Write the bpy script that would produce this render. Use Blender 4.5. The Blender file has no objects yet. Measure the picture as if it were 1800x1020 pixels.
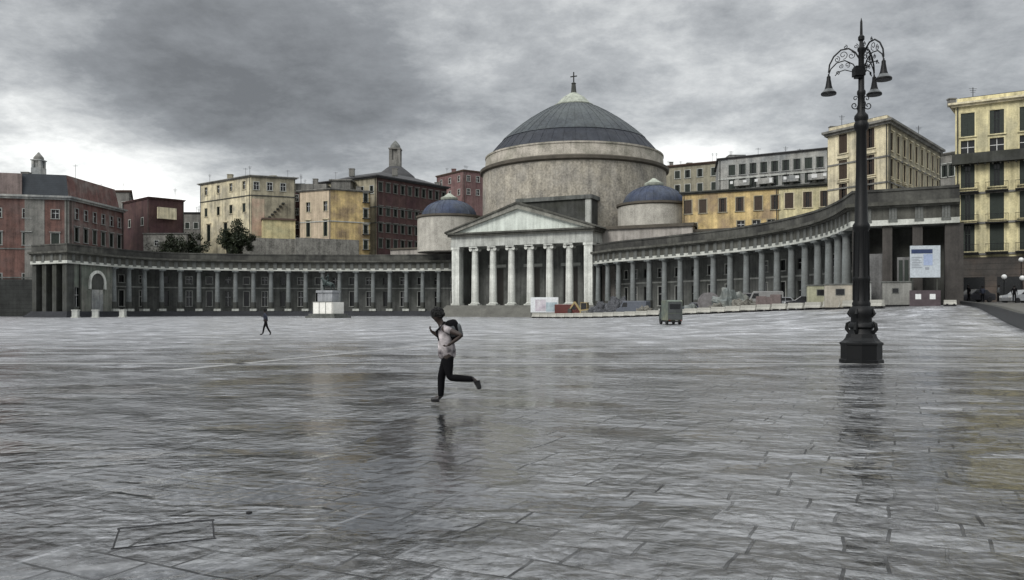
import bpy, math, random
from mathutils import Vector, Matrix, noise
random.seed(7)
R = math.radians
S = bpy.context.scene
COL = S.collection

# ------------------------------------------------------------------ camera
F, CX, HY = 1400.0, 900.0, 543.0          # focal length / centre column / horizon row of the 1800x1020 photograph
cam = bpy.data.cameras.new('camera'); co = bpy.data.objects.new('camera', cam); COL.objects.link(co)
cam.lens = 28.0; cam.sensor_width = 36.0
cam.shift_y = 33.0/1800.0
cam.clip_start = 0.1; cam.clip_end = 6000
co.location = (0, 0, 1.6); co.rotation_euler = (R(90), 0, 0)
S.camera = co

# ------------------------------------------------------------------ world: overcast sky
SUN_EL, SUN_AZ = 40.0, 222.0              # azimuth clockwise from +Y
w = bpy.data.worlds.new('World'); S.world = w; w.use_nodes = True
nt = w.node_tree; N = nt.nodes; L = nt.links
for n in list(N): N.remove(n)
def nn(tree, typ, **kw):
    n = tree.nodes.new(typ)
    for k, v in kw.items():
        if k.startswith('i_'):
            n.inputs[k[2:].replace('_', ' ')].default_value = v
        else: setattr(n, k, v)
    return n
def mth(tree, op, a, b=None, clamp=False):
    n = tree.nodes.new('ShaderNodeMath'); n.operation = op; n.use_clamp = clamp
    for i, v in enumerate((a, b)):
        if v is None: continue
        if isinstance(v, (int, float)): n.inputs[i].default_value = v
        else: tree.links.new(v, n.inputs[i])
    return n.outputs[0]
def ramp(tree, fac, stops, interp='LINEAR'):
    n = tree.nodes.new('ShaderNodeValToRGB'); n.color_ramp.interpolation = interp
    e = n.color_ramp.elements
    while len(e) < len(stops): e.new(0.5)
    for i, (p, c) in enumerate(stops):
        e[i].position = p
        e[i].color = (c, c, c, 1) if isinstance(c, (int, float)) else (*c, 1)
    tree.links.new(fac, n.inputs[0]); return n.outputs[0]
tc = nn(nt, 'ShaderNodeTexCoord')
sep = nn(nt, 'ShaderNodeSeparateXYZ'); L.new(tc.outputs['Generated'], sep.inputs[0])
dx, dy, dz = sep.outputs
zz = mth(nt, 'ADD', mth(nt, 'MAXIMUM', dz, 0.0), 0.22)
cmb = nn(nt, 'ShaderNodeCombineXYZ')
L.new(mth(nt, 'DIVIDE', dx, zz), cmb.inputs[0]); L.new(mth(nt, 'DIVIDE', dy, zz), cmb.inputs[1])
def wnoise(scale, detail, rough, off):
    mp = nn(nt, 'ShaderNodeMapping'); mp.inputs['Location'].default_value = off
    L.new(cmb.outputs[0], mp.inputs[0])
    n = nn(nt, 'ShaderNodeTexNoise'); n.inputs['Scale'].default_value = scale
    n.inputs['Detail'].default_value = detail; n.inputs['Roughness'].default_value = rough
    n.inputs['Distortion'].default_value = 0.1
    L.new(mp.outputs[0], n.inputs['Vector']); return n.outputs['Fac']
n1 = wnoise(0.95, 5, 0.55, (3.1, 1.7, 0)); n2 = wnoise(3.4, 9, 0.68, (9.2, 4.1, 0))
fac = mth(nt, 'ADD', mth(nt, 'MULTIPLY', n1, 0.64), mth(nt, 'SUBTRACT', mth(nt, 'MULTIPLY', n2, 0.66), .115))
def blob(px, py, rad, amp, aspect=1.0):
    """a soft brighter or darker stretch of cloud around one direction of the sky"""
    v = Vector(((px-CX)/F, 1.0, (HY-py)/F)).normalized()
    ax = mth(nt, 'DIVIDE', mth(nt, 'SUBTRACT', dx, v.x), aspect); az = mth(nt, 'SUBTRACT', dz, v.z)
    ay = mth(nt, 'MULTIPLY', mth(nt, 'SUBTRACT', dy, v.y), 0.6)
    d2 = mth(nt, 'ADD', mth(nt, 'ADD', mth(nt, 'MULTIPLY', ax, ax), mth(nt, 'MULTIPLY', az, az)), mth(nt, 'MULTIPLY', ay, ay))
    g = mth(nt, 'POWER', 2.718, mth(nt, 'MULTIPLY', d2, -1.0/(rad*rad)))
    return mth(nt, 'MULTIPLY', g, amp)
for b in [(80, 300, .085, .22, 2.4), (310, 375, .065, .26, 2.0), (25, 175, .035, .13, 1.3), (1215, 268, .028, .26, 2.4), (1390, 262, .03, .05, 2.0), (1600, 120, .09, -.06, 1.8),
          (760, 300, .05, .14, 2.0), (330, 110, .14, -.17, 2.0), (520, 215, .07, -.09, 2.2), (60, 60, .08, .04, 1.3),
          (960, 60, .07, .07, 2.4), (1220, 100, .06, .05, 1.6), (1350, 30, .06, -.08, 2.4), (1750, 60, .1, -.04, 1.5)]:
    fac = mth(nt, 'ADD', fac, blob(*b))
hz = mth(nt, 'POWER', mth(nt, 'SUBTRACT', 1.0, mth(nt, 'MAXIMUM', dz, 0.0)), 9.0)
fac = mth(nt, 'ADD', fac, mth(nt, 'MULTIPLY', hz, 0.03))
cl = ramp(nt, fac, [(0.20, (.108, .112, .116)), (0.40, (.18, .188, .196)), (0.54, (.295, .305, .312)), (0.68, (.46, .47, .468)), (0.93, (.88, .885, .86))])
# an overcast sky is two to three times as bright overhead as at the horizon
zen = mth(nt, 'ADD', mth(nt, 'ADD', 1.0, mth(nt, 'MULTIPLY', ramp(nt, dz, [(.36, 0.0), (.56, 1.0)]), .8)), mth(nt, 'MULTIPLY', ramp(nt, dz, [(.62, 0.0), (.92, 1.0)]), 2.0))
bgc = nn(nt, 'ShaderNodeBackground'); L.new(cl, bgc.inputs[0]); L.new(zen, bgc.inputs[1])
sky = nn(nt, 'ShaderNodeTexSky', sky_type='NISHITA', sun_disc=False)
sky.sun_elevation = R(SUN_EL); sky.sun_rotation = R(SUN_AZ)
bgs = nn(nt, 'ShaderNodeBackground'); L.new(sky.outputs[0], bgs.inputs[0]); bgs.inputs[1].default_value = 0.06
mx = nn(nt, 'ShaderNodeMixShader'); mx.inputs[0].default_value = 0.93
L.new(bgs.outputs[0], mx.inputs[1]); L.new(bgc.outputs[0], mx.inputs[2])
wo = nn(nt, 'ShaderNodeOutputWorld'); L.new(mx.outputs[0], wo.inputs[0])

sl = bpy.data.lights.new('sun', 'SUN'); so = bpy.data.objects.new('sun', sl); COL.objects.link(so)
sl.energy = 1.35; sl.angle = R(25); sl.color = (1, .97, .93)
sd = Vector((math.sin(R(SUN_AZ))*math.cos(R(SUN_EL)), math.cos(R(SUN_AZ))*math.cos(R(SUN_EL)), math.sin(R(SUN_EL))))
so.rotation_euler = sd.to_track_quat('Z', 'Y').to_euler(); so.location = sd*300
S.view_settings.view_transform = 'Standard'; S.view_settings.look = 'None'
S.view_settings.exposure = 0.75; S.view_settings.gamma = 1.0
S.view_settings.use_curve_mapping = False
S.cycles.max_bounces = 5; S.cycles.diffuse_bounces = 2; S.cycles.glossy_bounces = 3
try: S.cycles.use_denoising = True
except Exception: pass

# ------------------------------------------------------------------ materials
MATS = {}
def mat(name, col, rough=0.85, var=0.25, scale=0.6, bump=0.15, streak=0.0, grain=0.25, metal=0.0, col2=None, spec=0.35, courses=None, fine=9.0):
    """weathered surface: broad blotches, fine grain, optional rain streaks and stone courses"""
    if name in MATS: return MATS[name]
    m = bpy.data.materials.new(name); m.use_nodes = True; t = m.node_tree
    b = t.nodes['Principled BSDF']
    b.inputs['Roughness'].default_value = rough; b.inputs['Metallic'].default_value = metal
    b.inputs['Specular IOR Level'].default_value = spec
    tc = nn(t, 'ShaderNodeTexCoord')
    def nz(sc, det, stretch=(1, 1, 1), rg=.6):
        mp = nn(t, 'ShaderNodeMapping'); mp.inputs['Scale'].default_value = stretch
        t.links.new(tc.outputs['Object'], mp.inputs[0])
        n = nn(t, 'ShaderNodeTexNoise'); n.inputs['Scale'].default_value = sc; n.inputs['Detail'].default_value = det
        n.inputs['Roughness'].default_value = rg
        t.links.new(mp.outputs[0], n.inputs['Vector']); return n.outputs['Fac']
    a = nz(scale, 5); g = nz(scale*fine, 3)
    v = mth(t, 'ADD', mth(t, 'MULTIPLY', mth(t, 'SUBTRACT', a, .5), var*4), 1.0)
    v = mth(t, 'ADD', v, mth(t, 'MULTIPLY', mth(t, 'SUBTRACT', g, .5), grain*3))
    if streak:
        s = nz(1.0, 4, (1.6, 1.6, .09))
        v = mth(t, 'ADD', v, mth(t, 'MULTIPLY', mth(t, 'SUBTRACT', s, .5), streak*4))
    v = mth(t, 'MAXIMUM', v, .25)
    if courses:
        wv = nn(t, 'ShaderNodeSeparateXYZ'); t.links.new(tc.outputs['Object'], wv.inputs[0])
        fr = mth(t, 'FRACT', mth(t, 'DIVIDE', wv.outputs[2], courses))
        line = mth(t, 'GREATER_THAN', fr, 0.1)
        v = mth(t, 'MULTIPLY', v, mth(t, 'ADD', mth(t, 'MULTIPLY', line, .4), .6))
    c = nn(t, 'ShaderNodeMix'); c.data_type = 'RGBA'; c.blend_type = 'MIX'
    c.inputs[6].default_value = (*col, 1); c.inputs[7].default_value = (*(col2 or col), 1)
    t.links.new(ramp(t, nz(scale*.45, 4), [(.42, 0.0), (.62, 1.0)]), c.inputs[0])
    vm = nn(t, 'ShaderNodeVectorMath', operation='SCALE'); t.links.new(c.outputs[2], vm.inputs[0]); t.links.new(v, vm.inputs[3])
    t.links.new(vm.outputs[0], b.inputs['Base Color'])
    if bump:
        bp = nn(t, 'ShaderNodeBump'); bp.inputs['Strength'].default_value = bump; bp.inputs['Distance'].default_value = .05
        t.links.new(g, bp.inputs['Height']); t.links.new(bp.outputs[0], b.inputs['Normal'])
    MATS[name] = m; return m
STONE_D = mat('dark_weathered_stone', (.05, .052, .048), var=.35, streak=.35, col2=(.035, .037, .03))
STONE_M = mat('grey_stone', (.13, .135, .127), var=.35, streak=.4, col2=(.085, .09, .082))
STONE_L = mat('pale_stone', (.38, .39, .365), var=.25, streak=.35, col2=(.36, .37, .34))
STONE_W = mat('white_marble_stone', (.55, .56, .52), var=.25, streak=.4, col2=(.38, .39, .36))
TYMP = mat('pale_green_plaster', (.56, .60, .55), var=.12, streak=.25, grain=.2, col2=(.50, .54, .49))
COLST = mat('column_grey_marble', (.15, .162, .16), var=.3, streak=.3, col2=(.095, .103, .10))
ARCH = mat('light_architrave', (.50, .51, .47), var=.25, streak=.1, col2=(.40, .41, .37))
FRZ = mat('soiled_frieze', (.085, .085, .074), var=.35, streak=.4, col2=(.055, .055, .046))
PARAP = mat('blackened_parapet', (.038, .038, .035), var=.35, streak=.3, col2=(.085, .085, .075))
DRUM = mat('drum_render', (.31, .285, .235), var=.28, streak=.28, scale=.5, grain=.55, col2=(.25, .235, .205), fine=5)
DRUM2 = mat('ring_render', (.38, .35, .30), var=.3, streak=.2, scale=.5, grain=.4, col2=(.22, .21, .17))
LEAD = mat('dome_lead_grey', (.055, .064, .066), rough=.62, var=.3, scale=.25, grain=.3, col2=(.035, .042, .048), spec=.3, bump=.1, streak=.35)
NAVY = mat('dome_navy_tiles', (.018, .021, .029), rough=.7, streak=.3, var=.3, scale=.4, grain=.3, col2=(.03, .034, .042), spec=.3)
BLUET = mat('small_dome_blue', (.032, .043, .075), rough=.7, streak=.3, var=.3, scale=.5, grain=.3, col2=(.05, .06, .08))
STEP = mat('dark_lava_steps', (.035, .037, .042), rough=.5, var=.3, courses=None)
IRON = mat('black_painted_iron', (.005, .0055, .006), rough=.5, var=.2, scale=3, grain=.2, spec=.22)
GLASS = mat('window_glass', (.010, .011, .012), rough=.2, var=.3, scale=.8, grain=0, bump=0, spec=.5)
SHUT = mat('dark_green_shutter', (.02, .028, .022), rough=.6, var=.2, scale=2)
SHUTB = mat('brown_shutter', (.045, .03, .02), rough=.6, var=.2, scale=2)
ROOFD = mat('dark_roof', (.05, .05, .052), var=.3, scale=.5)
SLATE = mat('slate_roof', (.035, .042, .05), rough=.5, var=.3, scale=.5, courses=.4)
ROOFT = mat('old_tile_roof', (.10, .07, .055), var=.3, scale=.7)
RED = mat('red_stucco', (.125, .068, .056), var=.35, streak=.4, col2=(.10, .065, .058), grain=.35)
DRED = mat('dark_red_stucco', (.075, .042, .038), var=.35, streak=.3, col2=(.06, .03, .032), grain=.35)
PINKR = mat('faded_red_stucco', (.17, .105, .10), var=.3, streak=.3, col2=(.14, .08, .078), grain=.35)
GREYP = mat('grey_stucco', (.18, .175, .16), var=.3, streak=.35, col2=(.12, .12, .11), grain=.35)
GREYW = mat('light_grey_stucco', (.30, .30, .28), var=.3, streak=.35, col2=(.19, .20, .20), grain=.35)
YEL = mat('yellow_stucco', (.52, .45, .25), var=.35, streak=.25, col2=(.40, .37, .22), grain=.3)
OCH = mat('ochre_stucco', (.50, .38, .18), var=.35, streak=.4, col2=(.28, .21, .13), grain=.3)
CREAM = mat('cream_stucco', (.58, .52, .36), var=.3, streak=.4, col2=(.36, .33, .25), grain=.25)
CREAMY = mat('cream_yellow_stucco', (.60, .54, .32), var=.28, streak=.4, col2=(.40, .37, .24), grain=.25)
PINK = mat('pinkish_stucco', (.42, .29, .22), var=.25, streak=.3, col2=(.36, .3, .22), grain=.3)
CREAMD = mat('soiled_cream_stucco', (.30, .275, .20), var=.3, streak=.4, col2=(.22, .20, .15), grain=.3)
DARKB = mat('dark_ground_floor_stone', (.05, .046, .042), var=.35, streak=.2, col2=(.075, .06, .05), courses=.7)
WHITE = mat('white_paint', (.62, .63, .62), rough=.55, var=.12, scale=1, grain=.15)
BARR = mat('barrier_cream', (.33, .325, .29), rough=.7, var=.2, scale=1.2, streak=.15)
BLACKR = mat('black_rubber', (.012, .012, .013), rough=.7, var=.1, scale=3)

# ------------------------------------------------------------------ mesh helpers
class MB:
    def __init__(s): s.v = []; s.f = []
    def add(s, vs, fs, M=None):
        o = len(s.v)
        s.v += [tuple(M @ Vector(v)) if M is not None else tuple(v) for v in vs]
        s.f += [tuple(i+o for i in f) for f in fs]
    def box(s, x0, x1, y0, y1, z0, z1, M=None):
        vs = [(x, y, z) for x in (x0, x1) for y in (y0, y1) for z in (z0, z1)]
        s.add(vs, [(0, 1, 3, 2), (4, 6, 7, 5), (0, 4, 5, 1), (2, 3, 7, 6), (0, 2, 6, 4), (1, 5, 7, 3)], M)
    def bar(s, a, b, wx, wz=None, up=(0, 0, 1)):
        """a straight square bar from a to b"""
        a = Vector(a); b = Vector(b); d = (b-a); l = d.length
        if l < 1e-6: return
        d.normalize(); u = Vector(up)
        if abs(d.dot(u)) > .98: u = Vector((1, 0, 0))
        r = d.cross(u).normalized(); u = r.cross(d); wz = wz or wx
        vs = []
        for p in (a, b):
            for i, j in ((-1, -1), (1, -1), (1, 1), (-1, 1)):
                vs.append(p + r*(i*wx/2) + u*(j*wz/2))
        s.add(vs, [(0, 1, 2, 3), (7, 6, 5, 4), (0, 4, 5, 1), (1, 5, 6, 2), (2, 6, 7, 3), (3, 7, 4, 0)])
    def lathe(s, prof, seg=24, c=(0, 0, 0), M=None, cap=True, a0=0):
        n = len(prof); vs = []; fs = []
        for i in range(seg):
            a = a0 + 2*math.pi*i/seg
            for r, z in prof: vs.append((c[0]+r*math.cos(a), c[1]+r*math.sin(a), c[2]+z))
        for i in range(seg):
            j = (i+1) % seg
            for k in range(n-1):
                fs.append((i*n+k, j*n+k, j*n+k+1, i*n+k+1))
        if cap:
            fs.append(tuple(i*n for i in reversed(range(seg)))); fs.append(tuple(i*n+n-1 for i in range(seg)))
        s.add(vs, fs, M)
    def tube(s, pts, r, seg=8):
        """round tube along points; r a number or a list"""
        pts = [Vector(p) for p in pts]; n = len(pts); rs = r if isinstance(r, (list, tuple)) else [r]*n
        vs = []; prev = None
        for i, p in enumerate(pts):
            d = (pts[min(i+1, n-1)]-pts[max(i-1, 0)]).normalized()
            if prev is None:
                u = Vector((0, 0, 1)) if abs(d.z) < .9 else Vector((1, 0, 0))
                a = d.cross(u).normalized()
            else:
                a = (prev - d*prev.dot(d)).normalized()
            prev = a; b = d.cross(a)
            for k in range(seg):
                t = 2*math.pi*k/seg; vs.append(p + (a*math.cos(t)+b*math.sin(t))*rs[i])
        fs = [(i*seg+k, i*seg+(k+1) % seg, (i+1)*seg+(k+1) % seg, (i+1)*seg+k) for i in range(n-1) for k in range(seg)]
        fs.append(tuple(reversed(range(seg)))); fs.append(tuple((n-1)*seg+k for k in range(seg)))
        s.add(vs, fs)
    def prism(s, poly, y0, y1, M=None):
        """polygon in the xz plane extruded along y"""
        n = len(poly); vs = [(x, y0, z) for x, z in poly]+[(x, y1, z) for x, z in poly]
        fs = [tuple(range(n)), tuple(reversed(range(n, 2*n)))]+[(i, i+n, (i+1) % n+n, (i+1) % n) for i in range(n)]
        s.add(vs, fs, M)
    def prism_z(s, poly, z0, z1):
        n = len(poly); vs = [(x, y, z0) for x, y in poly]+[(x, y, z1) for x, y in poly]
        fs = [tuple(reversed(range(n))), tuple(range(n, 2*n))]+[(i, (i+1) % n, (i+1) % n+n, i+n) for i in range(n)]
        s.add(vs, fs)
    def blobby(s, c, r, seg=14, rings=9, amp=.15, seed=0, fr=1.5):
        vs = []; fs = []
        for i in range(rings+1):
            th = math.pi*i/rings
            for j in range(seg):
                ph = 2*math.pi*j/seg
                d = Vector((math.sin(th)*math.cos(ph), math.sin(th)*math.sin(ph), math.cos(th)))
                k = 1+amp*2*noise.noise(d*fr+Vector((seed*7.3, 1.1, 2.2)))
                vs.append((c[0]+d.x*r[0]*k, c[1]+d.y*r[1]*k, c[2]+d.z*r[2]*k))
        for i in range(rings):
            for j in range(seg):
                fs.append((i*seg+j, (i+1)*seg+j, (i+1)*seg+(j+1) % seg, i*seg+(j+1) % seg))
        s.add(vs, fs)
    def mesh(s, name, m, smooth=False):
        me = bpy.data.meshes.new(name); me.from_pydata(s.v, [], s.f); me.materials.append(m)
        import bmesh
        bm = bmesh.new(); bm.from_mesh(me); bmesh.ops.recalc_face_normals(bm, faces=bm.faces); bm.to_mesh(me); bm.free()
        if smooth:
            me.shade_smooth()
            try: me.set_sharp_from_angle(angle=R(38))
            except Exception: pass
        me.update(); return me
    def build(s, name, m, parent=None, smooth=False, loc=(0, 0, 0), rz=0):
        o = bpy.data.objects.new(name, s.mesh(name, m, smooth)); COL.objects.link(o)
        o.parent = parent; o.location = loc; o.rotation_euler = (0, 0, rz); return o
def inst(name, me, parent, loc=(0, 0, 0), rz=0):
    o = bpy.data.objects.new(name, me); COL.objects.link(o); o.parent = parent; o.location = loc; o.rotation_euler = (0, 0, rz); return o
def tag(o, label=None, cat=None, group=None, kind=None):
    if label: o['label'] = label
    if cat: o['category'] = cat
    if group: o['group'] = group
    if kind: o['kind'] = kind
    return o
def thing(name, label, cat, loc=(0, 0, 0), rz=0, group=None):
    o = bpy.data.objects.new(name, None); COL.objects.link(o); o.empty_display_size = .3
    o.location = loc; o.rotation_euler = (0, 0, rz); return tag(o, label, cat, group)
def kids(o): return [c for c in bpy.data.objects if c.parent == o]
def dup(o, loc, rz=None, label=None, group=None, scale=None):
    r = o.copy(); COL.objects.link(r); r.location = loc
    if rz is not None: r.rotation_euler = (0, 0, rz)
    if scale: r.scale = scale
    if label: r['label'] = label
    if group: r['group'] = group
    for ch in kids(o):
        c = ch.copy(); COL.objects.link(c); c.parent = r
        for g in kids(ch):
            d = g.copy(); COL.objects.link(d); d.parent = c
    return r
def P(px, d): return Vector(((px-CX)/F*d, d))
def Z(py, d): return 1.6+(HY-py)*d/F
def ss(t): t = max(0, min(1, t)); return t*t*(3-2*t)
def gz(x, y):
    """the square rises gently to the right, towards the northern end of the colonnade"""
    return 2.0*ss((x-2)/42.0)**1.3*ss((y-38)/42.0)

# ------------------------------------------------------------------ ground
def ground_material():
    m = bpy.data.materials.new('wet_basalt_paving'); m.use_nodes = True; t = m.node_tree; b = t.nodes['Principled BSDF']
    tc = nn(t, 'ShaderNodeTexCoord')
    def mapped(rz, sc=(1, 1, 1), loc=(0, 0, 0)):
        mp = nn(t, 'ShaderNodeMapping'); mp.inputs['Rotation'].default_value = (0, 0, rz); mp.inputs['Scale'].default_value = sc
        mp.inputs['Location'].default_value = loc; t.links.new(tc.outputs['Object'], mp.inputs[0]); return mp.outputs[0]
    def nz(vec, sc, det, rg=.6, dist=0.0):
        n = nn(t, 'ShaderNodeTexNoise'); n.inputs['Scale'].default_value = sc; n.inputs['Detail'].default_value = det
        n.inputs['Roughness'].default_value = rg; n.inputs['Distortion'].default_value = dist
        t.links.new(vec, n.inputs['Vector']); return n.outputs['Fac']
    base = mapped(0)
    # wobble the joints a little so that the slabs are not machine cut
    wob = nn(t, 'ShaderNodeTexNoise'); wob.inputs['Scale'].default_value = 1.1; wob.inputs['Detail'].default_value = 2
    rot = mapped(R(26)); t.links.new(rot, wob.inputs['Vector'])
    wv = nn(t, 'ShaderNodeVectorMath', operation='SCALE'); t.links.new(wob.outputs['Color'], wv.inputs[0]); wv.inputs[3].default_value = .14
    va = nn(t, 'ShaderNodeVectorMath', operation='ADD'); t.links.new(rot, va.inputs[0]); t.links.new(wv.outputs[0], va.inputs[1])
    br = nn(t, 'ShaderNodeTexBrick'); t.links.new(va.outputs[0], br.inputs['Vector'])
    br.inputs['Color1'].default_value = (.1, .1, .1, 1); br.inputs['Color2'].default_value = (.9, .9, .9, 1); br.inputs['Mortar'].default_value = (0, 0, 0, 1)
    br.inputs['Scale'].default_value = 1.0; br.inputs['Mortar Size'].default_value = .0125; br.inputs['Mortar Smooth'].default_value = .3
    br.inputs['Brick Width'].default_value = .62; br.inputs['Row Height'].default_value = .36; br.offset = .43; br.squash = 1.35; br.squash_frequency = 3; br.inputs['Bias'].default_value = 0
    
    tone = nn(t, 'ShaderNodeSeparateColor'); t.links.new(br.outputs['Color'], tone.inputs[0]); tone = tone.outputs[0]
    big = nz(base, .11, 5, .6); mid = nz(base, .55, 5, .6); fine = nz(base, 7, 5, .65)
    vo = nn(t, 'ShaderNodeTexVoronoi', feature='SMOOTH_F1'); vo.inputs['Scale'].default_value = 4.2; vo.inputs['Smoothness'].default_value = .35; vo.inputs['Detail'].default_value = 1.0
    t.links.new(va.outputs[0], vo.inputs['Vector']); chis = mth(t, 'MULTIPLY', vo.outputs['Distance'], -1.7)
    puddle = ramp(t, nz(mapped(R(-8), (.55, 1.3, 1)), .33, 5, .6, .4), [(.47, 0.0), (.56, 1.0)])
    # a shallow pool where the square has sunk
    sp0 = nn(t, 'ShaderNodeSeparateXYZ'); t.links.new(tc.outputs['Object'], sp0.inputs[0])
    ex = mth(t, 'DIVIDE', mth(t, 'ADD', sp0.outputs[0], .85), 1.25); ey = mth(t, 'DIVIDE', mth(t, 'SUBTRACT', sp0.outputs[1], 9.6), 4.6)
    er = mth(t, 'ADD', mth(t, 'ADD', mth(t, 'MULTIPLY', ex, ex), mth(t, 'MULTIPLY', ey, ey)), mth(t, 'MULTIPLY', mth(t, 'SUBTRACT', mid, .5), 2.2))
    puddle = mth(t, 'MAXIMUM', puddle, ramp(t, er, [(.55, 1.0), (1.0, 0.0)]))
    # colour of the stone itself
    v = mth(t, 'ADD', .35, mth(t, 'MULTIPLY', tone, .95)); v = mth(t, 'ADD', v, mth(t, 'MULTIPLY', mth(t, 'SUBTRACT', fine, .5), 2.4))
    v = mth(t, 'ADD', v, mth(t, 'MULTIPLY', mth(t, 'SUBTRACT', mid, .5), 1.3)); v = mth(t, 'MAXIMUM', v, .2)
    # worn, dirty mottle; also paints glint and dark of wet facets into colour
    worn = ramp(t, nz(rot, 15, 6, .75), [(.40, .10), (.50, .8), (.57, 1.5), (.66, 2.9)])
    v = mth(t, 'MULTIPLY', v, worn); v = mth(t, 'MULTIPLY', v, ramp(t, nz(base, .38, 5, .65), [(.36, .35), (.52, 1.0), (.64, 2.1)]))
    jm = mth(t, 'MULTIPLY', br.outputs['Fac'], ramp(t, nz(base, .8, 3), [(.42, .22), (.58, .95)]))
    v = mth(t, 'MULTIPLY', v, mth(t, 'SUBTRACT', 1.0, mth(t, 'MULTIPLY', jm, .9)))
    # shine of wet joints painted as pale lines running away from the viewer
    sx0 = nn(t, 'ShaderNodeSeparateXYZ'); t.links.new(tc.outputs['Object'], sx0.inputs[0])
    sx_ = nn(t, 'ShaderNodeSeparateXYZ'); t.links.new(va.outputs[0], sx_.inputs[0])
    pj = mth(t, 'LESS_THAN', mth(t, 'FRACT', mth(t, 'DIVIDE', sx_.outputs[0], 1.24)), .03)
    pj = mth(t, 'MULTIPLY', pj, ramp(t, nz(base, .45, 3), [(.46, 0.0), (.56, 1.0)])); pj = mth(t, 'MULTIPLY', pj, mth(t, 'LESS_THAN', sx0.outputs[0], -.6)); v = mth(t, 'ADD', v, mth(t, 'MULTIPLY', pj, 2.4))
    vm = nn(t, 'ShaderNodeVectorMath', operation='SCALE'); vm.inputs[0].default_value = (.052, .053, .056); t.links.new(v, vm.inputs[3])
    t.links.new(vm.outputs[0], b.inputs['Base Color'])
    rg = mth(t, 'ADD', .13, mth(t, 'MULTIPLY', mth(t, 'SUBTRACT', mid, .5), .9)); rg = mth(t, 'SUBTRACT', rg, mth(t, 'MULTIPLY', puddle, .14))
    rg = mth(t, 'ADD', rg, mth(t, 'MULTIPLY', tone, .2)); rg = mth(t, 'ADD', rg, mth(t, 'MULTIPLY', jm, .3)); t.links.new(mth(t, 'MAXIMUM', rg, .06), b.inputs['Roughness'])
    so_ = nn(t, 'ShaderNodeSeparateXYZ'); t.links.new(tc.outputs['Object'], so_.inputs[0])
    far_glare = mth(t, 'SMOOTH_MIN', 1.0, mth(t, 'MAXIMUM', mth(t, 'DIVIDE', mth(t, 'SUBTRACT', so_.outputs[1], 12.0), 38.0), 0.0)); far_glare.node.inputs[2].default_value = .1  # rises with distance: roughens the stone and paints sky glare into its colour
    rgf = mth(t, 'ADD', mth(t, 'MAXIMUM', rg, .06), mth(t, 'MULTIPLY', far_glare, .28)); t.links.new(rgf, b.inputs['Roughness'])
    t.links.new(mth(t, 'ADD', mth(t, 'SUBTRACT', .12, mth(t, 'MULTIPLY', puddle, .06)), mth(t, 'MULTIPLY', far_glare, .30)), b.inputs['Coat Roughness'])
    vd = nn(t, 'ShaderNodeVectorMath', operation='SCALE'); t.links.new(vm.outputs[0], vd.inputs[0]); t.links.new(mth(t, 'ADD', 1.0, mth(t, 'MULTIPLY', far_glare, 4.0)), vd.inputs[3]); t.links.new(vd.outputs[0], b.inputs['Base Color'])
    b.inputs['IOR'].default_value = 1.9
    t.links.new(mth(t, 'SUBTRACT', 1.0, mth(t, 'MULTIPLY', jm, .85)), b.inputs['Coat Weight'])
    t.links.new(mth(t, 'MULTIPLY', mth(t, 'SUBTRACT', 1.0, mth(t, 'MULTIPLY', jm, .85)), ramp(t, nz(mapped(R(-12), (.7, 1.2, 1)), .5, 5, .65), [(.38, .18), (.50, .75), (.6, 1.0)])), b.inputs['Specular IOR Level'])
    b.inputs['Coat Roughness'].default_value = .07; b.inputs['Coat IOR'].default_value = 1.55
    # relief: slabs, chisel marks, hollows; puddles drown it
    h = mth(t, 'MULTIPLY', jm, -.4)
    h = mth(t, 'ADD', h, mth(t, 'MULTIPLY', tone, .6)); h = mth(t, 'ADD', h, mth(t, 'MULTIPLY', fine, 1.4)); h = mth(t, 'ADD', h, mth(t, 'MULTIPLY', chis, .9))
    h = mth(t, 'ADD', h, mth(t, 'ADD', mth(t, 'MULTIPLY', nz(mapped(R(-6), (1, 1.6, 1)), 2.2, 4, .6), .8), mth(t, 'MULTIPLY', nz(base, .6, 3), 2.2)))
    h = mth(t, 'MULTIPLY', h, mth(t, 'SUBTRACT', 1.0, mth(t, 'MULTIPLY', puddle, .82)))
    # every slab has settled at its own slight tilt
    wn = nn(t, 'ShaderNodeTexWhiteNoise', noise_dimensions='1D'); t.links.new(mth(t, 'MULTIPLY', tone, 977.0), wn.inputs['W'])
    tv = nn(t, 'ShaderNodeVectorMath', operation='SUBTRACT'); t.links.new(wn.outputs['Color'], tv.inputs[0]); tv.inputs[1].default_value = (.5, .5, .5)
    tm = nn(t, 'ShaderNodeVectorMath', operation='MULTIPLY'); t.links.new(tv.outputs[0], tm.inputs[0]); tm.inputs[1].default_value = (.26, .26, 0)
    ts = nn(t, 'ShaderNodeVectorMath', operation='SCALE'); t.links.new(tm.outputs[0], ts.inputs[0]); t.links.new(mth(t, 'SUBTRACT', 1.0, mth(t, 'MULTIPLY', puddle, .85)), ts.inputs[3]); tm = ts
    ge = nn(t, 'ShaderNodeNewGeometry'); ta = nn(t, 'ShaderNodeVectorMath', operation='ADD'); t.links.new(ge.outputs['Normal'], ta.inputs[0]); t.links.new(tm.outputs[0], ta.inputs[1])
    tn = nn(t, 'ShaderNodeVectorMath', operation='NORMALIZE'); t.links.new(ta.outputs[0], tn.inputs[0])
    bp = nn(t, 'ShaderNodeBump'); bp.inputs['Strength'].default_value = 1.0; bp.inputs['Distance'].default_value = .022; t.links.new(tn.outputs[0], bp.inputs['Normal'])
    t.links.new(h, bp.inputs['Height']); t.links.new(bp.outputs[0], b.inputs['Normal']); t.links.new(bp.outputs[0], b.inputs['Coat Normal'])
    return m
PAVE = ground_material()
g = MB()
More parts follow.
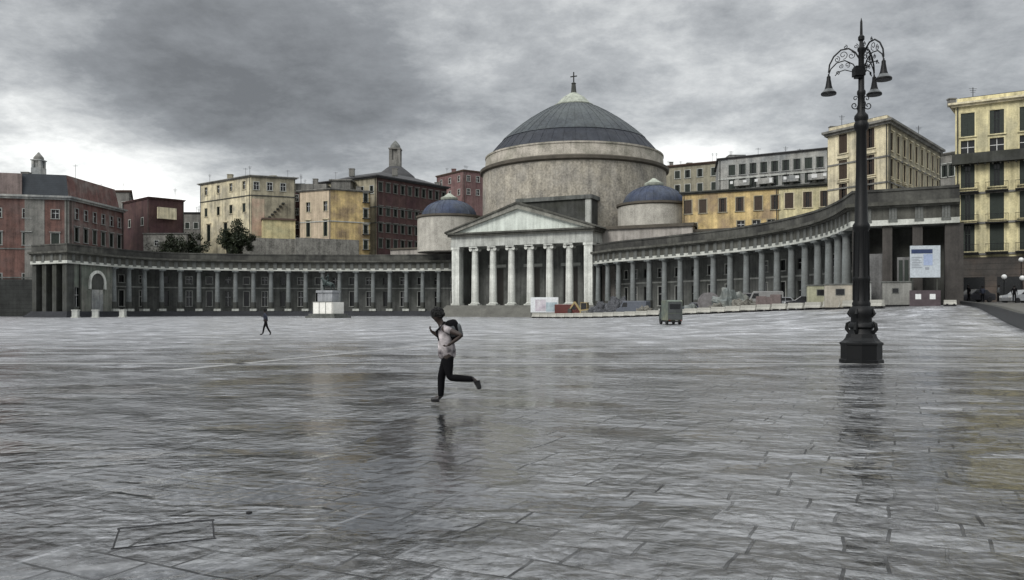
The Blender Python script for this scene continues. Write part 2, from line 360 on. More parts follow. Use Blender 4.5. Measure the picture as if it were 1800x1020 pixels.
xs = [-3000, -800, -300, -150, -100, -60, -30, -10] + [i*2.0 for i in range(0, 27)] + [60, 75, 100, 150, 300, 800, 3000]
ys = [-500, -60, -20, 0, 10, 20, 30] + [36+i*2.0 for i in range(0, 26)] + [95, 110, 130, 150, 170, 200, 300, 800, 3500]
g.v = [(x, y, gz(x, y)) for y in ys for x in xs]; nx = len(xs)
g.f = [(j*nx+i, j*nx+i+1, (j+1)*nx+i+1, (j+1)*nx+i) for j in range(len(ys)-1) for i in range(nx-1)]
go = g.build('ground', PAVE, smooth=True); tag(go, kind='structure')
# pale travertine bands laid flush in the paving
BAND = mat('wet_travertine_band', (.27, .27, .265), rough=.36, var=.3, scale=1.2, spec=.6, grain=.4)
def band(a, b, wd):
    m = MB(); n = 24; a = Vector(a); b = Vector(b); d = (b-a).normalized(); r = Vector((-d.y, d.x))*wd/2
    for i in range(n+1):
        p = a.lerp(b, i/n)
        for q in (p-r, p+r): m.v.append((q.x, q.y, gz(q.x, q.y)+.006))
    m.f = [(2*i, 2*i+2, 2*i+3, 2*i+1) for i in range(n)]
    tag(m.build('paving_band', BAND), kind='structure')
band(P(-200, 23.2), P(2300, 23.0), .32)
band(P(760, 36.5), P(2100, 36.0), .45)
band(P(300, 20.6), P(830, 39.2), .34)
band(P(-100, 46), P(700, 47.2), .5)

# ------------------------------------------------------------------ windows and facades
WCACHE = {}
def window_meshes(w, h, style, surround, shut):
    key = (round(w, 2), round(h, 2), style, surround.name, shut.name)
    if key in WCACHE: return WCACHE[key]
    f = MB(); t = .16
    f.box(-w/2-t, -w/2, -.07, .05, -.02, h+t); f.box(w/2, w/2+t, -.07, .05, -.02, h+t)
    f.box(-w/2, w/2, -.068, .05, h, h+t*.98); f.box(-w/2-t*1.5, w/2+t*1.5, -.16, .05, -.16, -.02)
    if style in ('hood', 'balcony'): f.box(-w/2-t*1.9, w/2+t*1.9, -.26, .04, h+t*1.3, h+t*2.3)
    p = MB(); p.box(-w/2, w/2, .22, .26, 0, h)
    s = None
    if style in ('shutter', 'balcony', 'hood'):
        s = MB(); k = w*.5
        s.box(-w/2+.01, -w/2+k*.62, .05, .1, .02, h-.02); s.box(w/2-k*.62, w/2-.01, .05, .1, .02, h-.02)
        for z in range(int(h/.22)):
            s.box(-w/2+.03, -w/2+k*.59, .03, .048, .05+z*.22, .19+z*.22); s.box(w/2-k*.59, w/2-.03, .03, .048, .05+z*.22, .19+z*.22)
    mu = MB(); mu.box(-.035, .035, .17, .219, 0, h); mu.box(-w/2, -.036, .175, .218, h*.6, h*.6+.07); mu.box(.036, w/2, .175, .218, h*.6, h*.6+.07)
    bal = None
    if style == 'balcony':
        bal = MB(); bw = w/2+.45; bal.box(-bw, bw, -.95, -.17, -.32, -.17)
        bal.box(-bw, bw, -.93, -.89, .78, .83)
        for i in range(int(bw*2/.16)+1): x = -bw+.01+i*.16; bal.box(x, x+.025, -.922, -.898, -.17, .78)
        for x in (-bw, bw-.03): bal.box(x, x+.03, -.89, -.17, .78, .82)
    cs = None
    if s:
        cs = MB(); cs.box(-w/2+.01, -.01, .05, .1, .02, h-.02); cs.box(.01, w/2-.01, .05, .1, .02, h-.02)
        for z in range(int(h/.22)): cs.box(-w/2+.06, -.06, .03, .048, .05+z*.22, .19+z*.22); cs.box(.06, w/2-.06, .03, .048, .05+z*.22, .19+z*.22)
        cs = cs.mesh('shutter', shut)
    WCACHE[(key, 'closed')] = cs
    r = (f.mesh('window', surround), p.mesh('pane', GLASS), s.mesh('shutter', shut) if s else None, mu.mesh('mullion', WHITE if style == 'plain' else shut),
         bal.mesh('balcony', IRON) if bal else None)
    WCACHE[key] = r; return r
def put_window(root, x, y, z, rz, w, h, style='shutter', surround=STONE_L, shut=SHUT, name='window', detail=True):
    f, p, s, mu, bal = window_meshes(w, h, style, surround, shut)
    o = inst(name, f, root, (x, y, z), rz)
    inst('pane', p, o)
    if s and detail: inst('shutter', WCACHE[((round(w, 2), round(h, 2), style, surround.name, shut.name), 'closed')] if random.random() < .35 else s, o)
    if detail: inst('mullion', mu, o)
    if bal: inst('balcony', bal, o)
    return o
def facade(root, wall, p0, p1, z0, z1, rows, style='shutter', surround=STONE_L, shut=SHUT, name='window', detail=True, skip=0.0):
    """wall from p0 to p1 seen from outside left to right; rows = (sill z, height, width, [fractions], style or None)"""
    p0 = Vector(p0); p1 = Vector(p1); t = (p1-p0); Ln = t.length; t.normalize(); nrm = Vector((t.y, -t.x)); rz = math.atan2(t.y, t.x)
    q = lambda u, z, d=0: (p0.x+t.x*u-nrm.x*d, p0.y+t.y*u-nrm.y*d, z)
    z = z0
    def quad(u0, u1, a, b): wall.add([q(u0, a), q(u1, a), q(u1, b), q(u0, b)], [(0, 1, 2, 3)])
    for row in sorted(rows, key=lambda r: r[0]):
        zb, h, wd, frs = row[:4]; st = row[4] if len(row) > 4 else style
        zb = max(zb, z+.01); ht = h
        if zb+ht > z1: continue
        quad(0, Ln, z, zb); u = 0
        for fr in frs:
            c = fr*Ln; quad(u, c-wd/2, zb, zb+ht)
            a, b = c-wd/2, c+wd/2; D = .34
            wall.add([q(a, zb), q(a, zb, D), q(a, zb+ht, D), q(a, zb+ht)], [(0, 1, 2, 3)])
            wall.add([q(b, zb), q(b, zb+ht), q(b, zb+ht, D), q(b, zb, D)], [(0, 1, 2, 3)])
            wall.add([q(a, zb+ht), q(a, zb+ht, D), q(b, zb+ht, D), q(b, zb+ht)], [(0, 1, 2, 3)])
            wall.add([q(a, zb), q(b, zb), q(b, zb, D), q(a, zb, D)], [(0, 1, 2, 3)])
            u = b
            x, y, _ = q(c, 0)
            put_window(root, x, y, zb, rz, wd, ht, st, surround, shut, name, detail)
        quad(u, Ln, zb, zb+ht); z = zb+ht
    quad(0, Ln, z, z1)
def strip(mb, pts, o0, o1, z0, z1, closed_ends=True):
    """box section swept along a polyline; outward is to the right of travel"""
    n = len(pts); pts = [Vector(p) for p in pts]; nr = []
    for i in range(n):
        t = (pts[min(i+1, n-1)]-pts[max(i-1, 0)]).normalized(); nr.append(Vector((t.y, -t.x)))
    if n > 2:
        for i in range(1, n-1):
            a = (pts[i]-pts[i-1]).normalized(); b = (pts[i+1]-pts[i]).normalized()
            m = Vector((a.y+b.y, -a.x-b.x)).normalized(); c = max(.3, m.dot(Vector((a.y, -a.x)))); nr[i] = m/c
        a = (pts[1]-pts[0]).normalized(); nr[0] = Vector((a.y, -a.x)); a = (pts[-1]-pts[-2]).normalized(); nr[-1] = Vector((a.y, -a.x))
    vs = []
    for p, r in zip(pts, nr):
        for o, z in ((o0, z0), (o1, z0), (o1, z1), (o0, z1)): vs.append((p.x+r.x*o, p.y+r.y*o, z))
    fs = [(4*i+k, 4*i+(k+1) % 4, 4*i+4+(k+1) % 4, 4*i+4+k) for i in range(n-1) for k in range(4)]
    fs += [(0, 3, 2, 1), tuple(4*(n-1)+k for k in range(4))]
    mb.add(vs, fs)
def frs(n, a=0.0, b=1.0): return [a+(b-a)*(i+.5)/n for i in range(n)]
def resample(pts, step):
    """smooth curve through points (Catmull-Rom), then equal steps"""
    pts = [Vector(p) for p in pts]; d = []
    for i in range(len(pts)-1):
        p0 = pts[max(i-1, 0)]; p1 = pts[i]; p2 = pts[i+1]; p3 = pts[min(i+2, len(pts)-1)]
        for k in range(20):
            t = k/20
            d.append(.5*((2*p1)+(p2-p0)*t+(2*p0-5*p1+4*p2-p3)*t*t+(3*p1-p0-3*p2+p3)*t**3))
    d.append(pts[-1]); ln = sum((d[i+1]-d[i]).length for i in range(len(d)-1)); n = max(1, round(ln/step)); st = ln/n
    out = [d[0]]; acc = 0; need = st
    for i in range(len(d)-1):
        seg = (d[i+1]-d[i]).length
        while acc+seg >= need-1e-6 and len(out) < n:
            out.append(d[i].lerp(d[i+1], (need-acc)/seg)); need += st
        acc += seg
    out.append(d[-1]); return out

# ------------------------------------------------------------------ colonnade wings
COLZ0, COLZ1 = 1.1, 10.0
def doric(h, r0, r1, m, name='column'):
    c = MB(); pr = []
    for i in range(9):
        t = i/8; pr.append((r0+(r1-r0)*t**1.4, t*(h-.75)))
    pr += [(r1+.03, h-.72), (r1+.03, h-.66), (r1, h-.64), (r1+.05, h-.5), (r1+.22, h-.3)]
    c.lathe(pr, 16); k = r1+.26; c.box(-k, k, -k, k, h-.3, h)
    return c.mesh(name, m, True)
def colonnade(name, label, pts, spacing, end_wall):
    P_ = resample(pts, spacing); o = P_[len(P_)//2]
    root = thing(name, label, 'colonnade', (o.x, o.y, 0)); P_ = [p-o for p in P_]
    q = [Vector(p)-o for p in end_wall['path']]        # the solid stretch and pavilion, in order of travel
    full = (q+P_[1:]) if end_wall['first'] else (P_+q[1:])
    st = MB()
    for k in range(5): strip(st, full, -9, 1.9-k*.36, k*.22-.35 if k == 0 else k*.22, (k+1)*.22)
    st.build('steps', STEP, root)
    m = MB(); strip(m, full, -.85, .50, COLZ1, COLZ1+.55); m.build('architrave', ARCH, root)
    m = MB(); strip(m, full, -.80, .40, COLZ1+.55, COLZ1+1.75)
    fr = m.build('frieze', FRZ, root)
    # triglyph blocks
    tb = MB(); tb.box(-.36, -.14, -.1, 0, 0, 1.1); tb.box(-.11, .11, -.1, 0, 0, 1.1); tb.box(.14, .36, -.1, 0, 0, 1.1); tb.box(-.42, .42, -.16, -.101, -.32, -.09); tb.box(-.40, .40, -.13, 0, -.06, 0); tmesh = tb.mesh('triglyph', STONE_M)
    for a in range(len(full)-1):
        p, r = full[a], full[a+1]; L_ = (r-p).length; n = max(1, round(L_/(spacing/1.66)))
        t = (r-p).normalized(); nr = Vector((t.y, -t.x)); rz = math.atan2(t.y, t.x)
        for i in range(n):
            c = p.lerp(r, (i+.5)/n)
            inst('triglyph', tmesh, fr, (c.x+nr.x*.401, c.y+nr.y*.401, COLZ1+.62), rz)
    m = MB(); strip(m, full, -.85, .75, COLZ1+1.75, COLZ1+1.95); strip(m, full, -.85, 1.05, COLZ1+1.95, COLZ1+2.3); m.build('cornice', FRZ, root)
    m = MB(); strip(m, full, -.5, .25, COLZ1+2.3, COLZ1+3.45); strip(m, full, -.58, .36, COLZ1+3.45, COLZ1+3.7); m.build('parapet', PARAP, root)
    m = MB(); strip(m, full, -9, -.84, COLZ1+1.2, COLZ1+2.3); m.build('roof', ROOFD, root)
    m = MB(); strip(m, P_, -5.0, -.86, COLZ1-.1, COLZ1+.3); m.build('portico_ceiling', STONE_M, root)
    # shady rear wall with a door or niche and a small square window in each bay
    wall = MB(); inner = []
    for i in range(len(P_)):
        t = (P_[min(i+1, len(P_)-1)]-P_[max(i-1, 0)]).normalized(); inner.append(P_[i]-Vector((t.y, -t.x))*4.9)
    for i in range(len(inner)-1):
        a, b = inner[i], inner[i+1]
        rows = [(7.2, 1.5, 1.25, [.5], 'plain')]
        facade(root, wall, a, b, 1.1, COLZ1, [(2.2, 3.3, 1.15, [.5], 'plain')]+rows, 'plain', STONE_L if i % 3 else STONE_M, detail=(i % 2 == 0))
    wall.build('rear_wall', STONE_M, root)
    m = MB(); strip(m, inner, -.1, .10, 6.15, 6.4); m.build('string_course', STONE_L, root)
    cm = doric(COLZ1-COLZ0-.5, .53, .41, COLST); pl = MB(); pl.box(-.72, .72, -.72, .72, 0, .5); pm = pl.mesh('plinth', STONE_L)
    sd0 = MB(); sd0.lathe([(.555, .0), (.555, 1.25), (.53, 1.45)], 16); sm0 = sd0.mesh('soiled_drum', STONE_D, True)
    for i, p in enumerate(P_):
        t = (P_[min(i+1, len(P_)-1)]-P_[max(i-1, 0)]).normalized()
        c = inst('column', cm, root, (p.x, p.y, COLZ0+.5), math.atan2(t.y, t.x)); inst('plinth', pm, c, (0, 0, -.5)); inst('soiled_drum', sm0, c)
    return root, o, q
U = Vector((.899, -.438)); V = Vector((.438, .899))
# left wing
lend = P(118, 147); lout = lend-U*10
lp = [P(200, 160), P(260, 167.5), P(330, 172.5), P(500, 177.5), P(690, 178), P(800, 175.5)]
Lw, Lo, Lq = colonnade('colonnade_wing', 'long curved grey colonnade with dark parapet sweeping left of the portico', lp, 3.75,
                       {'path': [tuple(lout), tuple(lend), tuple(P(200, 160))], 'first': True, 'sharp': True})
wall = MB(); a, b, c = Lq
# pavilion end face: dark piers and openings; flank with an arched doorway
facade(Lw, wall, b+V*.0, c, 1.1, COLZ1, [(2.0, 3.6, 1.5, [.2], 'plain')], 'plain', STONE_M)
wall.build('pavilion_wall', mat('green_grey_render', (.11, .125, .105), var=.35, streak=.4, col2=(.15, .15, .13)), Lw)
pm_ = MB()
for k in range(4):
    p = a.lerp(b, .06+k*.293); M = Matrix.Translation((p.x, p.y, 0)) @ Matrix.Rotation(math.atan2((b-a).y, (b-a).x), 4, 'Z')
    pm_.box(-.6, .6, -.1, 1.4, 1.1, COLZ1, M)
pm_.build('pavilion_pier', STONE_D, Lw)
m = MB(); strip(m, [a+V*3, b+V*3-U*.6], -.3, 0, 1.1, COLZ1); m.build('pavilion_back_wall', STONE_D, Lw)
# arch surround and door on the flank
tdir = (c-b).normalized(); Ma = Matrix.Translation(((b.lerp(c, .62)).x, (b.lerp(c, .62)).y, 0)) @ Matrix.Rotation(math.atan2(tdir.y, tdir.x), 4, 'Z')
am = MB(); ri, ro = 1.9, 2.45; n = 14; za = 6.6
for i in range(n):
    t0, t1 = math.pi*i/n, math.pi*(i+1)/n
    vs = [(r*math.cos(t), y, za+r*math.sin(t)) for t in (t0, t1) for r in (ri, ro) for y in (-.25, .02)]
    am.add(vs, [(0, 1, 3, 2), (4, 6, 7, 5), (0, 4, 5, 1), (2, 3, 7, 6), (0, 2, 6, 4), (1, 5, 7, 3)])
am.box(-ro, -ri, -.25, .02, 5.4, za); am.box(ri, ro, -.25, .02, 5.4, za)
am.v = [tuple(Ma @ Vector(v)) for v in am.v]; am.build('arch_surround', STONE_W, Lw)
dm = MB(); dm.box(-1.6, 1.6, -.12, .02, 1.1, 5.3); dm.v = [tuple(Ma @ Vector(v)) for v in dm.v]; dm.build('door', GREYW, Lw)
lm = MB(); lm.lathe([(ri, -.03), (ri, .03)], 24, M=Matrix.Translation((0, -.05, za)) @ Matrix.Rotation(R(90), 4, 'X'))
lm.v = [tuple(Ma @ Vector(v)) for v in lm.v if True]; lm.build('lunette', STONE_D, Lw)
# right wing
rend = P(1494, 84); rp = [P(1036, 153), P(1090, 142), P(1140, 136.5), P(1243, 124.5), P(1307, 117), P(1370, 108.5), P(1425, 100), P(1462, 93), P(1488, 86.5)]
rcor = P(1503, 82.0); rout = rcor+U*9.4
Rw, Ro, Rq = colonnade('colonnade_wing', 'long curved grey colonnade rising to the street lamp, right of the portico', rp, 3.75,
                       {'path': [tuple(P(1488, 86.5)), tuple(rcor), tuple(rout)], 'first': False, 'sharp': True})
a, b, c = Rq
pm_ = MB(); rzf = math.atan2((c-b).y, (c-b).x)
for k, wdt in ((0.04, .62), (.32, .45), (.61, .45), (.95, .8)):
    p = b.lerp(c, k); M = Matrix.Translation((p.x, p.y, 0)) @ Matrix.Rotation(rzf, 4, 'Z'); pm_.box(-wdt, wdt, -.15, 1.2, 1.1, COLZ1, M)
pm_.build('pavilion_pier', mat('brown_grey_stone', (.05, .046, .042), var=.35, streak=.4), Rw)
M = Matrix.Translation((b.x, b.y, 0)) @ Matrix.Rotation(rzf, 4, 'Z'); pw = (c-b).length
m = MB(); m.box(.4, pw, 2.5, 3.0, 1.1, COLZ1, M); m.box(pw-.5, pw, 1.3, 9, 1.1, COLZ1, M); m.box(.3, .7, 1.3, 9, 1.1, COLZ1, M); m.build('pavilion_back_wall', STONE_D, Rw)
m = MB(); m.box(1.1, 2.9, .1, .5, 1.1, 7.2, M); m.box(3.9, 5.6, .2, .5, 1.1, 6.8, M); m.build('pavilion_infill_wall', mat('pale_infill', (.13, .13, .128), var=.3, streak=.4), Rw)
m = MB()
for i in range(3): m.box(4.05+i*.52, 4.4+i*.52, .14, .197, 4.2, 6.5, M)
m.build('louvred_window', SHUT, Rw)
m = MB(); m.box(0.35, pw-.1, .0, 8.9, COLZ1-.12, COLZ1+.6, M); m.build('pavilion_ceiling', STONE_M, Rw)
m = MB(); m.box(.2, pw-.1, .6, 9.0, COLZ1+2.3, COLZ1+3.6, M); m.build('pavilion_attic', PARAP, Rw)

# ------------------------------------------------------------------ church
TH = math.atan2(-.438, .899)
ch = thing('domed_church', 'domed basilica with pale six column portico and white pediment in the centre', 'church', (1.35, 156.75, 0), TH)
HW = 15.4; FZ = 2.3; CT = 14.2; ET = 16.7
m = MB()
for k in range(8): m.box(-HW-.6+k*.0-(7-k)*.2, HW+.6+(7-k)*.2, -3.6+k*.36, 8, -.2 if k == 0 else k*FZ/8, (k+1)*FZ/8)
m.build('steps', mat('grey_step_stone', (.14, .14, .125), rough=.6, var=.3), ch)
def ionic(h, r0, r1):
    c = MB(); c.box(-r0-.25, r0+.25, -r0-.25, r0+.25, 0, .25); pr = [(r0+.22, .25), (r0+.24, .38), (r0+.1, .48), (r0+.02, .58)]
    for i in range(9):
        t = i/8; pr.append((r0+(r1-r0)*t**1.5, .6+t*(h-1.55)))
    pr += [(r1+.06, h-.92), (r1+.02, h-.85), (r1+.12, h-.55)]; c.lathe(pr, 18)
    for sx in (-1, 1):
        c.lathe([(.36, -r1-.1), (.30, -.25), (.30, .25), (.36, r1+.1)], 12, M=Matrix.Translation((sx*(r1+.06), 0, h-.6)) @ Matrix.Rotation(R(90), 4, 'X'))
    k = r1+.3; c.box(-k, k, -k, k, h-.3, h); return c.mesh('column', STONE_W, True)
im = ionic(CT-FZ, .78, .64); pier = MB(); pier.box(-.85, .85, -.9, .9, 0, CT-FZ-.5); pier.box(-1, 1, -1.02, 1.02, CT-FZ-.5, CT-FZ); pier.box(-1, 1, -1.02, 1.02, -.001, .4)
pm_ = pier.mesh('corner_pier', STONE_W)
for k in range(8):
    x = -HW+.95+k*(2*HW-1.9)/7
    if k in (0, 7): inst('corner_pier', pm_, ch, (x, 1.0, FZ))
    else: inst('column', im, ch, (x, 1.0, FZ))
m = MB(); m.box(-HW, HW, 7, 7.6, 0, CT)
for k in range(8): x = -HW+.95+k*(2*HW-1.9)/7; m.box(x-.55, x+.55, 6.75, 6.999, FZ, CT)
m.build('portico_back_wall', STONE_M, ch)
dm = MB(); dm.box(-1.55, 1.55, 0, .12, 0, 7.6); dmesh = dm.mesh('door', mat('bronze_door', (.02, .018, .015), rough=.5, var=.3))
sm_ = MB(); sm_.box(-1.95, -1.56, -.1, .12, 0, 7.9); sm_.box(1.56, 1.95, -.1, .12, 0, 7.9); sm_.box(-2.1, 2.1, -.2, .12, 7.9, 8.5); smesh = sm_.mesh('door_frame', STONE_L)
for k in (1, 3, 5): 
    x = -HW+.95+(k+.5)*(2*HW-1.9)/7; d = inst('door', dmesh, ch, (x, 6.86, FZ)); inst('door_frame', smesh, d)
m = MB()
m.box(HW-1.7, HW, 2.1, 6.9, FZ, CT); m.box(-HW, -HW+1.7, 2.1, 6.9, FZ, CT); m.box(-HW-.05, -HW+.9, 7.6, 30, 0, ET); m.box(HW-.9, HW+.05, 7.6, 12, 0, ET)
m.build('side_wall', STONE_M, ch)
m = MB(); m.box(-HW-.1, HW+.1, -.05, 7.5, CT, CT+.95); m.box(-HW, HW, .05, 7.4, CT+.95, ET-.45); m.build('entablature', STONE_L, ch)
m = MB(); m.box(-HW-.55, HW+.55, -.55, 7.5, ET-.45, ET-.02); m.box(-HW-.8, HW+.8, -.85, 7.6, ET-.02, ET+.3); m.build('cornice', FRZ, ch)
AP = 22.2; H0 = ET+.3; m = MB(); m.prism([(-HW+.4, H0), (HW-.4, H0), (0, AP-.75)], -.15, 7.5); m.build('tympanum', TYMP, ch)
slope = math.atan2(AP-H0-.1, HW+.8); m = MB()
for sx in (-1, 1):
    m.prism([(sx*(HW+.8), H0), (sx*(HW-.9), H0), (0, AP-.95), (0, AP)], -.85, 7.55); 
m.build('raking_cornice', mat('soiled_cornice', (.20, .20, .175), var=.35, streak=.3), ch)
m = MB()
for sx in (-1, 1): m.prism([(sx*(HW+1.1), H0-.02), (sx*(HW+.9), H0+.3), (0, AP+.42), (0, AP+.01)], -1.1, 7.6)
m.build('pediment_roof', FRZ, ch)
m = MB(); m.box(-4, 12, 8.0, 22, 10, 24.0); m.build('attic_block', STONE_D, ch)
m = MB(); m.box(-4.4, 12.4, 7.6, 22, 23.6, 24.4); m.build('attic_cornice', STONE_M, ch)
m = MB(); m.box(10.9, 12.06, 7.9, 8.6, 17, 23.6); m.build('attic_pilaster', STONE_L, ch)
DC = (0, 29.3, 0)
m = MB(); m.lathe([(20.9, 10), (20.9, 32.0)], 96, DC); m.build('drum', DRUM, ch, True)
m = MB(); m.lathe([(20.9, 32.0), (21.5, 32.3), (21.55, 32.9), (20.5, 33.3)], 96, DC); m.build('drum_cornice', mat('dark_cornice', (.085, .075, .06), var=.3), ch, True)
m = MB(); m.lathe([(20.4, 33.3), (20.2, 35.6), (20.35, 35.65), (20.35, 36.0), (19.3, 36.15)], 96, DC); m.build('upper_ring', DRUM2, ch, True)
prof = [(19.6, 36.0), (18.9, 36.9), (17.8, 38.2), (16.4, 39.7)]; m = MB(); m.lathe(prof, 96, DC, cap=False)
for i in range(48):
    a = 2*math.pi*i/48; pts = [(r*math.cos(a), DC[1]+r*math.sin(a), z+.03) for r, z in prof]; m.tube(pts, .05, 5)
m.build('dome_lower_band', NAVY, ch, True)
prof = [(16.6, 39.65), (16.4, 39.9), (14.6, 41.5), (12.6, 43.1), (10.4, 44.7), (8.2, 46.1), (6.1, 47.3), (4.4, 48.0)]; m = MB(); m.lathe(prof, 96, DC, cap=False)
for i in range(48):
    a = 2*math.pi*i/48; m.tube([(r*math.cos(a), DC[1]+r*math.sin(a), z+.02) for r, z in prof[1:]], .05, 5)
m.build('dome_shell', LEAD, ch, True)
m = MB(); m.lathe([(4.55, 47.8), (4.6, 48.2), (3.9, 48.6), (3.3, 49.3), (2.5, 50.1), (1.5, 50.7), (.9, 51.1)], 32, DC); lan = m.build('lantern', mat('lantern_stone', (.30, .32, .27), var=.3, streak=.3), ch, True)
m = MB(); m.lathe([(.75, 51.0), (.6, 51.6), (.5, 52.8), (.45, 53.2), (.6, 53.35), (.2, 53.7)], 16, DC); m.build('finial', STONE_D, ch, True)
m = MB(); m.box(-.11, .11, DC[1]-.11, DC[1]+.11, 53.6, 56.0); m.box(-.8, -.11, DC[1]-.1, DC[1]+.1, 54.9, 55.12); m.box(.11, .8, DC[1]-.1, DC[1]+.1, 54.9, 55.12); m.build('cross', IRON, ch)
for sx, dm_ in ((-1, BLUET), (1, BLUET)):
    c = (sx*23.5, 13.0, 0)
    m = MB(); m.lathe([(7.1, 14.2), (7.1, 21.6)], 56, c); m.build('chapel_drum', mat('chapel_render', (.36, .345, .305), var=.25, streak=.2, grain=.4), ch, True)
    m = MB(); m.lathe([(7.1, 21.6), (7.4, 21.8), (7.4, 22.2), (6.1, 22.3)], 56, c); m.build('chapel_cornice', mat('dark_cornice', (0, 0, 0)), ch, True)
    pr = [(6.1*math.cos(R(t)), 22.3+3.7*math.sin(R(t))) for t in (0, 12, 24, 36, 48, 60, 70, 76)]
    m = MB(); m.lathe(pr, 56, c, cap=False)
    for i in range(24):
        a = 2*math.pi*i/24; m.tube([(c[0]+r*math.cos(a), c[1]+r*math.sin(a), z) for r, z in pr], .07, 5)
    m.build('chapel_dome', dm_, ch, True)
    m = MB(); m.lathe([(1.75, 25.9), (1.9, 26.1), (1.9, 26.5), (1.2, 26.8), (.3, 27.5)], 24, c); m.build('chapel_lantern', mat('lantern_stone', (0, 0, 0)), ch, True)
    x0, x1 = (14.8, 33) if sx > 0 else (-33, -14.8); wy = 0 if sx > 0 else 13.5
    m = MB(); m.box(x0, x1, 5.2+wy, 23+wy, 0, 16.9); m.box(x0+.2, x1-.2, 5.4+wy, 22.8+wy, 16.9, 17.3); 
    x2, x3 = (33, 44) if sx > 0 else (-44, -33); m.box(x2, x3, 6.2+wy, 20+wy, 0, 15.9); m.build('wing_block', mat('wing_render', (.31, .29, .265), var=.3, streak=.35), ch)
    m = MB(); m.box(x0-.3, x1+.3, 4.8+wy, 23+wy, 16.9, 17.5); m.box(x2, x3+.2, 5.9+wy, 20+wy, 15.9, 16.3); m.build('wing_cornice', mat('dark_cornice', (0, 0, 0)), ch)

# ------------------------------------------------------------------ background buildings
def build_house(name, label, cat, corners, z0, z1, wallmats, faces, cornice=(.5, .4, FRZ), parapet=None, roofm=ROOFD, courses=(), cm=STONE_L, group=None):
    """corners: footprint anticlockwise from above starting at the left front; faces[i] = rows for wall i (or None)"""
    pts = [Vector(p) for p in corners]; o = pts[0]
    root = thing(name, label, cat, (o.x, o.y, z0), 0, group); q = [p-o for p in pts]; H = z1-z0
    by = {}
    for i in range(len(q)):
        a, b = q[i], q[(i+1) % len(q)]; wm = wallmats[min(i, len(wallmats)-1)]
        mb = by.setdefault(wm.name, (MB(), wm))[0]; fc = faces[i] if i < len(faces) else None
        if fc: facade(root, mb, a, b, 0, H, [(r[0]-z0,)+tuple(r[1:]) for r in fc['rows']], fc.get('style', 'shutter'), fc.get('sur', STONE_L), fc.get('shut', SHUT))
        else: facade(root, mb, a, b, 0, H, [])
    for mb, wm in by.values(): mb.build('wall', wm, root)
    loop = [tuple(p) for p in q]
    def ring(off, za, zb, m, nm):
        mb = MB(); n = len(q); out = []
        for i in range(n):
            a = (q[i]-q[i-1]).normalized(); b = (q[(i+1) % n]-q[i]).normalized(); mm = Vector((a.y+b.y, -a.x-b.x)).normalized(); k = max(.3, mm.dot(Vector((a.y, -a.x))))
            out.append(q[i]+mm/k*off)
        mb.prism_z([tuple(p) for p in out], za, zb); return mb.build(nm, m, root)
    ring(cornice[0]*.55, H-.02, H+cornice[1]*.5, cornice[2], 'cornice_bed'); ring(cornice[0], H+cornice[1]*.5, H+cornice[1], cornice[2], 'cornice')
    if parapet: ring(-.15, H+cornice[1], H+cornice[1]+parapet, wallmats[0], 'parapet')
    ar = random.Random(len(name)+int(abs(o.x)*10))
    cc = sum((p for p in q), Vector((0, 0)))/len(q)
    for k in range(2 + ar.randrange(3)):
        p = q[ar.randrange(min(3, len(q)))].lerp(cc, .15+.6*ar.random()); mb = MB(); hh = 1.4+1.8*ar.random()
        mb.bar((0, 0, 0), (0, 0, hh), .06)
        for j in range(3): mb.bar((-.5+.1*j, 0, hh*.9-.22*j), (.5-.1*j, 0, hh*.9-.22*j), .035)
        mb.build('antenna', IRON, root, loc=(p.x, p.y, H+cornice[1]+(parapet or 0)))
    ring(-.4, H+cornice[1]+(parapet or 0), H+cornice[1]+(parapet or 0)+.12, roofm, 'roof')
    for i in range(min(2, len(q)-1)):
        if i < len(faces) and faces[i]:
            a, b = q[i], q[i+1]; t = (b-a).normalized(); nr = Vector((t.y, -t.x))
            for f_ in ((.985,) if (b-a).length < 14 else (.015, .985)):
                p = a.lerp(b, f_)+nr*.16; mb = MB(); mb.tube([(p.x, p.y, 0), (p.x, p.y, H-.05)], .07, 6); mb.build('drainpipe', STONE_D, root, True)
    for zc in courses:
        mb = MB(); cl_ = q[:3]
        strip(mb, cl_, -.02, .12, zc-z0, zc-z0+.25); mb.build('string_course', cm, root)
    return root
def chimneys(root, lst, m=GREYP):
    for x, y, z, w_, h in lst:
        mb = MB(); mb.box(-w_/2, w_/2, -w_/2.5, w_/2.5, 0, h); mb.box(-w_/2-.08, w_/2+.08, -w_/2.5-.08, w_/2.5+.08, h, h+.15); mb.build('chimney', m, root, loc=(x, y, z))
def antenna(root, x, y, z, h=2.6):
    mb = MB(); mb.bar((0, 0, 0), (0, 0, h), .05); mb.bar((-.5, 0, h*.9), (.5, 0, h*.9), .04)
    for k in range(4): mb.bar((-.45+k*.3, -.3, h*.9), (-.45+k*.3, .3, h*.9), .03)
    mb.build('antenna', IRON, root, loc=(x, y, z))
def para(A, B, C): A, B, C = Vector(A), Vector(B), Vector(C); return [A, B, C, A+C-B]
def floors(z, n, step, h, w_, fr, st=None): return [(z+i*step, h, w_, fr) + ((st,) if st else ()) for i in range(n)]

